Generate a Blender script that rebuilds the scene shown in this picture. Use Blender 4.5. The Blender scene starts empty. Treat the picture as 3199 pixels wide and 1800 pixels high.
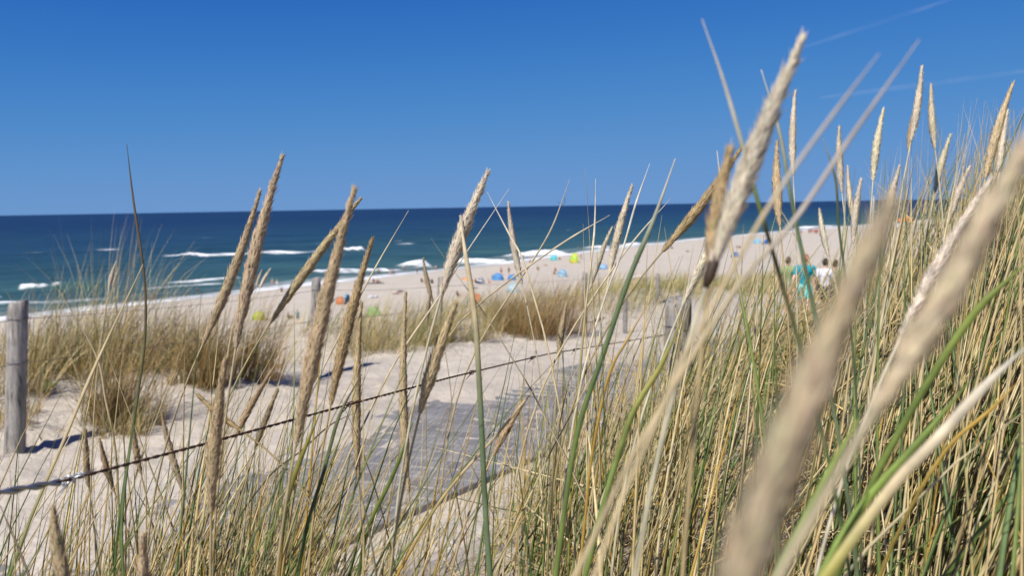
import bpy, bmesh, math, random
import numpy as np
from mathutils import Matrix, Vector
R_ = math.radians
rng = np.random.default_rng(7)
random.seed(7)
scene = bpy.context.scene
col = scene.collection

# ------------------------------------------------------------------ camera
EYE = 15.0                                   # eye height above the sea, metres
F = 2463.0                                   # focal length in pixels of the 3199 px wide photograph
cam_data = bpy.data.cameras.new('camera')
cam = bpy.data.objects.new('camera', cam_data); col.objects.link(cam)
cam_data.sensor_width = 36.0
cam_data.lens = 36.0 * F / 3199.0
cam_data.clip_start = 0.01
cam_data.clip_end = 300000.0
CAMM = Matrix.Rotation(R_(90 - 5.91), 4, 'X') @ Matrix.Rotation(R_(-1.0), 4, 'Z')
cam.matrix_world = Matrix.Translation((0, 0, EYE)) @ CAMM
cam_data.dof.use_dof = True
cam_data.dof.focus_distance = 1.25
cam_data.dof.aperture_fstop = 7.2
scene.camera = cam
# ------------------------------------------------------------------ sky and sun
SUN_EL, SUN_AZ = R_(50), R_(180 + 33)        # azimuth measured clockwise from +Y: behind the camera, to the left
world = bpy.data.worlds.new('World'); scene.world = world; world.use_nodes = True
wn = world.node_tree.nodes; wl = world.node_tree.links
sky = wn.new('ShaderNodeTexSky'); sky.sky_type = 'NISHITA'; sky.sun_disc = False
sky.sun_elevation = SUN_EL; sky.sun_rotation = SUN_AZ
sky.altitude = 0; sky.air_density = 0.3; sky.dust_density = 0.0; sky.ozone_density = 6.0
# the camera's own colour response, one curve per channel over the whole sky
sp = wn.new('ShaderNodeSeparateColor'); cb = wn.new('ShaderNodeCombineColor')
wl.new(sky.outputs[0], sp.inputs[0])
def wmath(op, x, y):
    m = wn.new('ShaderNodeMath'); m.operation = op
    for i, v in enumerate((x, y)):
        if isinstance(v, float): m.inputs[i].default_value = v
        else: wl.new(v, m.inputs[i])
    return m.outputs[0]
for k, (amp, knee) in enumerate(((0.166, 0.0130), (0.325, 0.0133), (0.625, 0.0149))):
    x = wmath('MULTIPLY', sp.outputs[k], 0.1); x2 = wmath('MULTIPLY', x, x)
    wl.new(wmath('MULTIPLY', wmath('DIVIDE', x2, wmath('ADD', x2, knee)), amp * 10), cb.inputs[k])
wl.new(cb.outputs[0], wn['Background'].inputs['Color'])
wn['Background'].inputs['Strength'].default_value = 0.0785
sun_d = bpy.data.lights.new('sun', 'SUN'); sun_d.energy = 5.0; sun_d.angle = R_(0.53); sun_d.color = (1.0, 0.95, 0.87)
sun = bpy.data.objects.new('sun', sun_d); col.objects.link(sun)
to_sun = Vector((math.sin(SUN_AZ) * math.cos(SUN_EL), math.cos(SUN_AZ) * math.cos(SUN_EL), math.sin(SUN_EL)))
sun.rotation_euler = to_sun.to_track_quat('Z', 'Y').to_euler()
sun.location = (0, 0, 60)
vs = scene.view_settings
vs.view_transform = 'Standard'; vs.look = 'None'; vs.exposure = 0.35; vs.gamma = 1.0; vs.use_curve_mapping = False
scene.cycles.max_bounces = 6; scene.cycles.diffuse_bounces = 3; scene.cycles.transparent_max_bounces = 8
scene.cycles.use_denoising = True

# ------------------------------------------------------------------ pixel helpers (pixels of the photograph -> metres)
CM = np.array(CAMM.to_3x3())
def ray(px, py):
    return CM @ np.array([(px - 1599.5) / F, -(py - 900.0) / F, -1.0])
def P(px, py, d):
    v = ray(px, py) * d; v[2] += EYE
    return v
def to_px(p):
    p = np.asarray(p, float) - np.array([0, 0, EYE])
    c = p @ CM
    d = -c[..., 2]
    return c[..., 0] / d * F + 1599.5, -c[..., 1] / d * F + 900.0, d

# ------------------------------------------------------------------ noise
def _h(i, j, s):
    n = (i * 374761393 + j * 668265263 + s * 362437) & 0x7fffffff
    n = ((n ^ (n >> 13)) * 1274126177) & 0x7fffffff
    return ((n ^ (n >> 16)) & 0xffff) / 65535.0
def vnoise(x, y, s=0):
    x = np.asarray(x, float); y = np.asarray(y, float)
    i = np.floor(x).astype(np.int64); j = np.floor(y).astype(np.int64)
    fx = x - i; fy = y - j
    fx = fx * fx * (3 - 2 * fx); fy = fy * fy * (3 - 2 * fy)
    a = _h(i, j, s); b = _h(i + 1, j, s); c = _h(i, j + 1, s); d = _h(i + 1, j + 1, s)
    return (a * (1 - fx) + b * fx) * (1 - fy) + (c * (1 - fx) + d * fx) * fy - 0.5
def fbm(x, y, s=0, o=4):
    r = 0; a = 1.0
    for k in range(o):
        r = r + a * vnoise(x * 2 ** k, y * 2 ** k, s + k * 17); a *= 0.5
    return r
def sstep(a, b, x):
    t = np.clip((np.asarray(x, float) - a) / (b - a), 0, 1)
    return t * t * (3 - 2 * t)

# ------------------------------------------------------------------ the lie of the land: t runs along the coast, q inland (+) / seaward (-)
E0 = np.array([-0.98, 4.48]); DIR = np.array([0.610, 0.7924]); DIR /= np.linalg.norm(DIR); NRM = np.array([DIR[1], -DIR[0]])
def tq(x, y):
    rx = np.asarray(x, float) - E0[0]; ry = np.asarray(y, float) - E0[1]
    return rx * DIR[0] + ry * DIR[1], rx * NRM[0] + ry * NRM[1]
def xy(t, q):
    return E0[0] + DIR[0] * t + NRM[0] * q, E0[1] + DIR[1] * t + NRM[1] * q
def bend(t):
    return -0.1 * np.log1p(np.exp((np.clip(t, -50, 60) - 3.5) * 1.2)) / 1.2
def deck_z(t):
    return -1.93 - 0.085 * np.log1p(np.exp((np.clip(t, -50, 60) - 3.5) * 1.0))
SH_T = [-400, 41, 120, 160, 205, 252, 313, 424, 504, 700, 1500, 60000]
SH_Q = [-116, -124, -124.5, -125, -130, -134, -135, -126, -119, -100, 40, 16000]
def shore_q(t):
    return np.interp(t, SH_T, SH_Q) + 1.2 * vnoise(np.asarray(t) * 0.06, 3.1, 5)
NQ = [0, .10, .22, .45, 1.0, 2.1, 2.8, 3.5, 5, 8, 14, 40, 120]
NZ = [-.07, -.085, -.06, .05, .36, .85, 1.07, 1.2, 1.5, 2.1, 2.7, 3.6, 4.5]
FQ = [-60, -40, -27, -20, -10, -8.0, -7.0, -6.0, -5.2, -4.5, -3.6, -2.4, -2.12, -1.95]
FZ = [-30, -17, -9.5, -6.0, -1.0, -.05, .22, .30, .26, .15, .03, .04, .02, -.003]
def height(x, y, fine=True):
    t, q = tq(x, y)
    qp = q - bend(t)
    D = deck_z(t)
    far = np.interp(qp, FQ, FZ)
    ridge = np.exp(-((qp + 6.2) / 1.6) ** 2)
    far = far + ridge * (-0.42 * np.exp(-((t - 4.0) / 1.1) ** 2) + 0.30 * sstep(9, 16, t) + 0.5 * fbm(t * 0.22, qp * 0.2, 3, 2))
    near = np.interp(qp, NQ, NZ)
    near = near + .50 * np.exp(-((x - 2.8) ** 2 + (y - 2.4) ** 2) / 2.25)
    z = np.where(qp > 0, near, np.where(qp < -1.95, far, -0.003)) + D
    if fine:
        off = np.clip(np.maximum(qp, -1.95 - qp), 0, None)          # distance off the paved strip
        amp = sstep(0.0, 0.6, off)
        z = z + amp * (0.10 * fbm(x * 0.9, y * 0.9, 11, 3) + 0.035 * fbm(x * 3.3, y * 3.3, 23, 3))
        zone = sstep(0.05, .4, off) * sstep(-6.0, -4.2, qp) * sstep(1.6, .8, qp)
        if np.ndim(x) and np.size(x) > 400: z = z + .034 * zone * (.35 + sstep(-.2, .25, fbm(x * .5, y * .5, 61, 2))) * prints(x, y)
        tong = np.clip(fbm(t * 0.9, qp * 0.5, 41, 3) + 0.12, 0, 1)   # blown sand tongues over the pavers
        edge = np.exp(-((qp + 2.0) / 0.33) ** 2) + 0.12 * np.exp(-((qp + 0.02) / 0.10) ** 2)
        z = z + .045 * sstep(.3, -1.3, t) * np.clip(fbm(x * 1.3, y * 1.3, 47, 3) + .22, 0, 1) * ((qp <= 0) & (qp >= -1.95))
        z = z + 0.10 * tong * edge * ((qp < 0) & (qp > -2.6))
    sq = shore_q(t); dist = q - sq
    beach = -15.0 + np.where(dist < 0, dist * 0.045, np.minimum(dist * 0.055, 0.55 + dist * 0.018))
    if fine:
        beach = beach + 0.25 * fbm(x * 0.05, y * 0.05, 31, 3) * sstep(6, 30, dist) + .05 * fbm(x * .4, y * .4, 37, 2) * sstep(2, 10, dist)
    w = sstep(-46, -24, qp)
    z = np.where(qp < -20, np.maximum(z, beach), z)
    return z + EYE
def prints(x, y):
    """footprints: jittered oval dents"""
    out = 0.0
    for cell, s in ((.33, 501), (.41, 517)):
        u, v = x / cell, y / cell; i = np.floor(u).astype(np.int64); j = np.floor(v).astype(np.int64)
        for di in (-1, 0, 1):
            for dj in (-1, 0, 1):
                a, b = i + di, j + dj
                cx = (a + .15 + .7 * _h(a, b, s)) * cell; cy = (b + .15 + .7 * _h(a, b, s + 1)) * cell; on = _h(a, b, s + 2) < .55
                an = _h(a, b, s + 3) * 3.14; dx, dy = x - cx, y - cy
                p, q = dx * np.cos(an) + dy * np.sin(an), -dx * np.sin(an) + dy * np.cos(an)
                r2 = (p / .115) ** 2 + (q / .060) ** 2
                out = out + on * (-np.exp(-r2 * 1.3) + .55 * np.exp(-(np.sqrt(r2 + 1e-6) - 1.35) ** 2 * 6))
    return out
def hit(px, py, dmax=900.0):
    """The point of the ground seen at a pixel."""
    v = ray(px, py)
    s = np.concatenate([np.linspace(0.3, 40, 900), np.geomspace(40.1, dmax, 900)])
    pts = v[None] * s[:, None]
    z = height(pts[:, 0], pts[:, 1], False) - EYE
    k = np.argmax(pts[:, 2] < z)
    if k == 0: k = len(s) - 1
    a, b = s[max(k - 1, 0)], s[k]
    for _ in range(24):
        m = (a + b) / 2; p = v * m
        if p[2] < float(height(p[0], p[1], False)) - EYE: b = m
        else: a = m
    p = v * b
    return np.array([p[0], p[1], float(height(p[0], p[1]))])
def sea_pt(px, py):
    v = ray(px, py); s = -EYE / v[2]
    return v[0] * s, v[1] * s

# ------------------------------------------------------------------ mesh helpers
def mesh_from(name, V, Fq, C=None, smooth=False, mats=(), mi=None, attrs=None):
    """V (n,3); Fq (m,3|4) index array; C per-vertex rgb."""
    me = bpy.data.meshes.new(name)
    V = np.asarray(V, np.float32); Fq = np.asarray(Fq, np.int32)
    n, k = Fq.shape
    me.vertices.add(len(V)); me.vertices.foreach_set('co', V.ravel())
    me.loops.add(n * k); me.loops.foreach_set('vertex_index', Fq.ravel())
    me.polygons.add(n)
    me.polygons.foreach_set('loop_start', np.arange(0, n * k, k, dtype=np.int32))
    if smooth: me.polygons.foreach_set('use_smooth', np.ones(n, bool))
    if mi is not None: me.polygons.foreach_set('material_index', np.asarray(mi, np.int32))
    if C is not None:
        a = me.color_attributes.new('Col', 'FLOAT_COLOR', 'POINT')
        a.data.foreach_set('color', np.concatenate([C, np.ones((len(C), 1))], 1).astype(np.float32).ravel())
    for nm, arr in (attrs or {}).items():
        a = me.attributes.new(nm, 'FLOAT', 'POINT'); a.data.foreach_set('value', np.asarray(arr, np.float32).ravel())
    for m in mats: me.materials.append(m)
    me.update(); me.validate()
    return me
def link(name, me, parent=None, label=None, cat=None, group=None, kind=None, loc=None):
    o = bpy.data.objects.new(name, me); col.objects.link(o)
    if parent is not None: o.parent = parent
    if loc is not None: o.location = loc
    if label: o['label'] = label
    if cat: o['category'] = cat
    if group: o['group'] = group
    if kind: o['kind'] = kind
    return o
def thing(name, loc, label, cat, group=None, rz=0.0):
    o = link(name, None, None, label, cat, group, None, tuple(float(c) for c in loc))
    o.rotation_euler = (0, 0, rz)
    return o
class MB:
    """collects pieces of one mesh (quads; triangles as degenerate-free fans are avoided)"""
    def __init__(self): self.v = []; self.f = []; self.c = []; self.n = 0
    def add(self, V, Fx, C=None):
        V = np.asarray(V, float); self.v.append(V)
        for a in Fx: self.f.append(tuple(int(i) + self.n for i in a))
        self.c.append(np.tile(np.asarray(C if C is not None else (.5, .5, .5), float), (len(V), 1)) if C is None or np.ndim(C) == 1 else np.asarray(C))
        self.n += len(V)
    def box(self, c, s, rz=0.0, C=None, M=None):
        x, y, z = s[0] / 2, s[1] / 2, s[2] / 2
        V = np.array([(-x, -y, -z), (x, -y, -z), (x, y, -z), (-x, y, -z), (-x, -y, z), (x, -y, z), (x, y, z), (-x, y, z)])
        if M is not None: V = V @ np.asarray(M).T
        cs, sn = math.cos(rz), math.sin(rz)
        V = V @ np.array([[cs, sn, 0], [-sn, cs, 0], [0, 0, 1]]) + np.asarray(c)
        self.add(V, [(0, 3, 2, 1), (4, 5, 6, 7), (0, 1, 5, 4), (1, 2, 6, 5), (2, 3, 7, 6), (3, 0, 4, 7)], C)
    def tube(self, pts, rad, k=8, C=None, cap=True):
        V, Fx = tube_arrays(pts, rad, k, cap)
        self.add(V, Fx, C)
    def mesh(self, name, mat, smooth=True, colour=True):
        me = bpy.data.meshes.new(name)
        V = np.concatenate(self.v)
        me.from_pydata(V.tolist(), [], self.f)
        if colour:
            a = me.color_attributes.new('Col', 'FLOAT_COLOR', 'POINT')
            CC = np.concatenate(self.c); a.data.foreach_set('color', np.concatenate([CC, np.ones((len(CC), 1))], 1).astype(np.float32).ravel())
        if smooth: me.polygons.foreach_set('use_smooth', np.ones(len(me.polygons), bool))
        if mat is not None: me.materials.append(mat)
        me.update()
        return me
def frames(pts):
    pts = np.asarray(pts, float)
    T = np.gradient(pts, axis=0); T /= np.linalg.norm(T, axis=1)[:, None] + 1e-12
    ref = np.array([0.31, -0.77, 0.55]); 
    A = np.cross(T, ref); A /= np.linalg.norm(A, axis=1)[:, None] + 1e-12
    B = np.cross(T, A)
    return T, A, B
def tube_arrays(pts, rad, k=8, cap=True):
    pts = np.asarray(pts, float); n = len(pts)
    rad = np.broadcast_to(np.asarray(rad, float), (n,))
    T, A, B = frames(pts)
    an = np.arange(k) / k * 2 * math.pi
    V = pts[:, None, :] + rad[:, None, None] * (np.cos(an)[None, :, None] * A[:, None, :] + np.sin(an)[None, :, None] * B[:, None, :])
    V = V.reshape(-1, 3); Fx = []
    for i in range(n - 1):
        for j in range(k):
            Fx.append((i * k + j, i * k + (j + 1) % k, (i + 1) * k + (j + 1) % k, (i + 1) * k + j))
    if cap:
        Fx.append(tuple(range(k - 1, -1, -1))); Fx.append(tuple((n - 1) * k + j for j in range(k)))
    return V, Fx
def bez(p0, p1, p2, p3, n):
    s = np.linspace(0, 1, n)[:, None]
    return (1 - s) ** 3 * p0 + 3 * (1 - s) ** 2 * s * p1 + 3 * (1 - s) * s ** 2 * p2 + s ** 3 * p3

# ------------------------------------------------------------------ materials
def new_mat(name):
    m = bpy.data.materials.new(name); m.use_nodes = True
    nt = m.node_tree; b = nt.nodes['Principled BSDF']
    return m, nt, b
def nd(nt, typ, **kw):
    n = nt.nodes.new(typ)
    for k, v in kw.items():
        if k.startswith('i_'):
            key = k[2:].replace('_', ' ')
            n.inputs[int(key) if key.isdigit() else key].default_value = v
        else: setattr(n, k, v)
    return n
def noise(nt, scale, detail=4, rough=0.55, vec=None):
    n = nd(nt, 'ShaderNodeTexNoise', i_Scale=scale, i_Detail=detail, i_Roughness=rough)
    if vec is not None: nt.links.new(vec, n.inputs['Vector'])
    return n
def ramp(nt, src, stops):
    r = nt.nodes.new('ShaderNodeValToRGB')
    e = r.color_ramp.elements
    while len(e) < len(stops): e.new(0.5)
    for k, (p, c) in enumerate(stops):
        e[k].position = p; e[k].color = (*c, 1) if len(c) == 3 else c
    nt.links.new(src, r.inputs[0])
    return r
def mixc(nt, fac, a, b, typ='MIX'):
    m = nd(nt, 'ShaderNodeMix', data_type='RGBA', blend_type=typ)
    for s, i in ((fac, 0), (a, 6), (b, 7)):
        if isinstance(s, (int, float)): m.inputs[i].default_value = s
        elif isinstance(s, tuple): m.inputs[i].default_value = (*s, 1)
        else: nt.links.new(s, m.inputs[i])
    return m.outputs[2]
def plain(name, rgb, rough=0.7, var=0.25, scale=6.0, spec=0.3, metal=0.0, bump=0.0, bscale=60):
    m, nt, b = new_mat(name)
    tc = nd(nt, 'ShaderNodeTexCoord')
    n = noise(nt, scale, 5, 0.6, tc.outputs['Object'])
    lo = tuple(c * (1 - var) for c in rgb); hi = tuple(min(1, c * (1 + var)) for c in rgb)
    r = ramp(nt, n.outputs['Fac'], [(0.25, lo), (0.75, hi)])
    nt.links.new(r.outputs[0], b.inputs['Base Color'])
    b.inputs['Roughness'].default_value = rough; b.inputs['Specular IOR Level'].default_value = spec; b.inputs['Metallic'].default_value = metal
    if bump:
        n2 = noise(nt, bscale, 4, 0.6, tc.outputs['Object'])
        bp = nd(nt, 'ShaderNodeBump', i_Strength=bump, i_Distance=0.01)
        nt.links.new(n2.outputs['Fac'], bp.inputs['Height']); nt.links.new(bp.outputs[0], b.inputs['Normal'])
    return m
def grass_mat(name, rough=0.55, trans=0.22, streak=0.35):
    m, nt, b = new_mat(name)
    at = nd(nt, 'ShaderNodeAttribute', attribute_name='Col')
    geo = nd(nt, 'ShaderNodeNewGeometry')
    n = noise(nt, 38, 3, 0.6, geo.outputs['Position'])
    k = ramp(nt, n.outputs['Fac'], [(0.3, (1 - streak,) * 3), (0.7, (1.12, 1.10, 1.06))])
    c = mixc(nt, 1.0, at.outputs['Color'], k.outputs[0], 'MULTIPLY')
    nt.links.new(c, b.inputs['Base Color'])
    b.inputs['Roughness'].default_value = rough; b.inputs['Specular IOR Level'].default_value = 0.35
    tr = nd(nt, 'ShaderNodeBsdfTranslucent'); nt.links.new(c, tr.inputs['Color'])
    mx = nd(nt, 'ShaderNodeMixShader'); mx.inputs[0].default_value = trans
    nt.links.new(b.outputs[0], mx.inputs[1]); nt.links.new(tr.outputs[0], mx.inputs[2])
    nt.links.new(mx.outputs[0], nt.nodes['Material Output'].inputs['Surface'])
    return m
M_GRASS = grass_mat('marram_leaf')
M_HEAD = grass_mat('marram_seed', 0.95, 0.15, 0.22)
M_HEAD.node_tree.nodes['Principled BSDF'].inputs['Specular IOR Level'].default_value = 0.08

def sand_material(name):
    m, nt, b = new_mat(name)
    geo = nd(nt, 'ShaderNodeNewGeometry'); pos = geo.outputs['Position']
    big = noise(nt, 0.35, 5, 0.6, pos); mid = noise(nt, 5.0, 6, 0.65, pos); grain = noise(nt, 420, 3, 0.7, pos)
    c1 = ramp(nt, big.outputs['Fac'], [(0.3, (0.462, 0.417, 0.352)), (0.7, (0.532, 0.486, 0.416))])
    c2 = ramp(nt, mid.outputs['Fac'], [(0.30, (0.84, 0.83, 0.82)), (0.62, (1.04, 1.03, 1.02))])
    c = mixc(nt, 1.0, c1.outputs[0], c2.outputs[0], 'MULTIPLY')
    c3 = ramp(nt, grain.outputs['Fac'], [(0.28, (0.72, 0.70, 0.68)), (0.5, (1.0, 1.0, 1.0)), (0.8, (1.08, 1.07, 1.05))])
    c = mixc(nt, 0.8, c, c3.outputs[0], 'MULTIPLY')
    # wet sand by the water and litter under the grass are properties of the ground itself
    wet = nd(nt, 'ShaderNodeAttribute', attribute_name='wet')
    c = mixc(nt, wet.outputs['Fac'], c, (0.30, 0.25, 0.215))
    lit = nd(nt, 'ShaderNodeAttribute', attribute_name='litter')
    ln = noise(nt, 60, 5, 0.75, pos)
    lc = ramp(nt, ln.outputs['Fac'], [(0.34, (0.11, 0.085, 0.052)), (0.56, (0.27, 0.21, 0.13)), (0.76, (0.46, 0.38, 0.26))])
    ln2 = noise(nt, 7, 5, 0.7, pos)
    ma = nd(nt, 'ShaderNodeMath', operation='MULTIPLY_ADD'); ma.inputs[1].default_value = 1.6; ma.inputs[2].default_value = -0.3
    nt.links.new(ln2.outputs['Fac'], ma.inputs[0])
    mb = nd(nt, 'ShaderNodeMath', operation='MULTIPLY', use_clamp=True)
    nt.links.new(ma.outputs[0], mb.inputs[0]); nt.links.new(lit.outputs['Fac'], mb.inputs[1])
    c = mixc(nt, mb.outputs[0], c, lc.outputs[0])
    nt.links.new(c, b.inputs['Base Color'])
    b.inputs['Roughness'].default_value = 0.95; b.inputs['Specular IOR Level'].default_value = 0.15
    n1 = noise(nt, 14, 5, 0.62, pos); n2 = noise(nt, 160, 3, 0.6, pos)
    bp1 = nd(nt, 'ShaderNodeBump', i_Strength=0.55, i_Distance=0.05); nt.links.new(n1.outputs['Fac'], bp1.inputs['Height'])
    bp2 = nd(nt, 'ShaderNodeBump', i_Strength=0.35, i_Distance=0.004); nt.links.new(n2.outputs['Fac'], bp2.inputs['Height'])
    nt.links.new(bp1.outputs[0], bp2.inputs['Normal']); nt.links.new(bp2.outputs[0], b.inputs['Normal'])
    return m
M_SAND = sand_material('dune_sand')

# ------------------------------------------------------------------ the ground: dune and beach, one continuous sheet cut where the beach begins
def axis(parts):
    out = []
    for a, b, s in parts: out.append(np.arange(a, b, s))
    return np.concatenate(out)
TT = np.concatenate([-np.geomspace(8, 420, 40)[::-1], axis([(-7.9, 13, .075), (13, 40, .3), (40, 120, 1.5)]), np.geomspace(120, 1800, 110)])
QQ = np.concatenate([np.geomspace(6, 120, 30)[::-1], -axis([(-5.9, 8.2, .06), (8.2, 30, .45), (30, 175, 1.3)]), -np.geomspace(176, 400, 8)])
def grid_faces(nr, nc):
    i = np.arange(nr - 1)[:, None]; j = np.arange(nc - 1)[None]
    a = i * nc + j
    return np.stack([a, a + 1, a + nc + 1, a + nc], -1).reshape(-1, 4)
def build_ground():
    kcut = int(np.argmin(np.abs(QQ + 31)))
    for nm, qq in (('dune', QQ[:kcut + 1]), ('beach', QQ[kcut:])):
        Tm, Qm = np.meshgrid(TT, qq)
        X, Y = xy(Tm, Qm); Z = height(X, Y)
        V = np.stack([X, Y, Z], -1).reshape(-1, 3)
        qp = Qm - bend(Tm)
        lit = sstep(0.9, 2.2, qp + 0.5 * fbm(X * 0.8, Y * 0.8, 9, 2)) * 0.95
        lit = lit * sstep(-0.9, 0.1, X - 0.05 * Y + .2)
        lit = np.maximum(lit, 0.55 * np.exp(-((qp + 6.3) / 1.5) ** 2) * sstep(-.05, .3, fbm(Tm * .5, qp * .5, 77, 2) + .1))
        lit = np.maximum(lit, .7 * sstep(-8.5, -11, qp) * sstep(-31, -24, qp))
        dist = Qm - shore_q(Tm)
        wet = sstep(5.5, 1.0, dist + 2.0 * fbm(Tm * .12, Qm * .3, 63, 2)) * .85
        me = mesh_from(nm, V, grid_faces(len(qq), len(TT)), None, True, [M_SAND], attrs={'litter': lit, 'wet': wet})
        link(nm, me, label='wind-blown pale sand dune with footprints and grass litter' if nm == 'dune' else 'wide pale sand beach running along the surf', kind='structure')
build_ground()

# ------------------------------------------------------------------ the sea
def sea_material():
    m, nt, b = new_mat('sea_water')
    geo = nd(nt, 'ShaderNodeNewGeometry'); pos = geo.outputs['Position']
    dep = nd(nt, 'ShaderNodeAttribute', attribute_name='depth'); fo = nd(nt, 'ShaderNodeAttribute', attribute_name='foam')
    mp = nd(nt, 'ShaderNodeMapping'); mp.inputs['Rotation'].default_value = (0, 0, -math.atan2(DIR[1], DIR[0])); mp.inputs['Scale'].default_value = (0.28, 1.0, 1.0)
    nt.links.new(pos, mp.inputs['Vector'])
    patch = noise(nt, 0.045, 5, 0.65, mp.outputs[0])
    c = ramp(nt, dep.outputs['Fac'], [(0.0, (0.11, 0.13, 0.105)), (0.08, (0.042, 0.098, 0.096)), (0.20, (0.026, 0.074, 0.090)), (0.42, (0.015, 0.048, 0.082)), (1.0, (0.009, 0.027, 0.068))])
    k = ramp(nt, patch.outputs['Fac'], [(0.28, (0.58, 0.70, 0.74)), (0.5, (1.0, 1.0, 1.0)), (0.72, (1.45, 1.34, 1.22))])
    cw = mixc(nt, 1.0, c.outputs[0], k.outputs[0], 'MULTIPLY')
    fn = noise(nt, 0.55, 7, 0.72, mp.outputs[0])
    fm = nd(nt, 'ShaderNodeMath', operation='MULTIPLY_ADD'); nt.links.new(fn.outputs['Fac'], fm.inputs[0]); fm.inputs[1].default_value = 2.6; fm.inputs[2].default_value = -0.35
    mf = nd(nt, 'ShaderNodeMath', operation='MULTIPLY'); nt.links.new(fo.outputs['Fac'], mf.inputs[0]); nt.links.new(fm.outputs[0], mf.inputs[1])
    fr = ramp(nt, mf.outputs[0], [(0.22, (0, 0, 0)), (0.80, (1, 1, 1))])
    cc = mixc(nt, fr.outputs[0], cw, (0.80, 0.82, 0.84))
    nt.links.new(cc, b.inputs['Base Color'])
    b.inputs['IOR'].default_value = 1.33; b.inputs['Specular IOR Level'].default_value = 0.16
    rr = nd(nt, 'ShaderNodeMix', data_type='FLOAT'); nt.links.new(fr.outputs[0], rr.inputs[0]); rr.inputs[2].default_value = 0.42; rr.inputs[3].default_value = 0.9
    nt.links.new(rr.outputs[0], b.inputs['Roughness'])
    w1 = noise(nt, 0.16, 6, 0.62, mp.outputs[0]); w2 = noise(nt, 1.3, 4, 0.6, mp.outputs[0])
    bp = nd(nt, 'ShaderNodeBump', i_Strength=0.9, i_Distance=1.2); nt.links.new(w1.outputs['Fac'], bp.inputs['Height'])
    bp2 = nd(nt, 'ShaderNodeBump', i_Strength=0.7, i_Distance=0.25); nt.links.new(w2.outputs['Fac'], bp2.inputs['Height'])
    nt.links.new(bp.outputs[0], bp2.inputs['Normal']); nt.links.new(bp2.outputs[0], b.inputs['Normal'])
    return m
# breaker lines read off the photograph: pixel polyline, crest height, foam depth front/back, foam strength
BREAK = [
    ([(520, 800), (650, 799), (745, 796), (860, 791), (960, 788), (1010, 786)], 0.8, 6.5, .85),
    ([(1060, 783), (1090, 781), (1130, 783)], 1.3, 6.0, 1.0),
    ([(520, 886), (600, 882), (720, 872), (760, 868)], 0.5, 3.0, .75),
    ([(985, 852), (1030, 846), (1150, 853), (1240, 848)], 0.8, 5.0, 1.0),
    ([(1285, 834), (1330, 827), (1368, 839)], 1.5, 6.0, 1.1),
    ([(1430, 826), (1500, 818), (1575, 822)], 1.6, 6.0, 1.1),
    ([(1600, 806), (1680, 798), (1760, 795)], 1.5, 6.0, 1.1),
    ([(1850, 778), (1950, 772), (2000, 764)], 1.0, 5.0, 1.0),
    ([(2480, 716), (2560, 710), (2640, 706)], 1.3, 8.0, 1.0),
    ([(-60, 928), (0, 928), (42, 934)], 1.0, 3.0, 1.0),
    ([(60, 908), (120, 905), (184, 906)], 1.7, 2.6, 1.05),
    ([(184, 906), (260, 902), (330, 899)], 1.3, .8, .25),
    ([(-60, 958), (60, 950), (200, 945), (330, 940)], 0.5, 2.2, .8),
    ([(440, 905), (560, 898), (700, 889)], 0.3, 2.0, .75),
]
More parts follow.
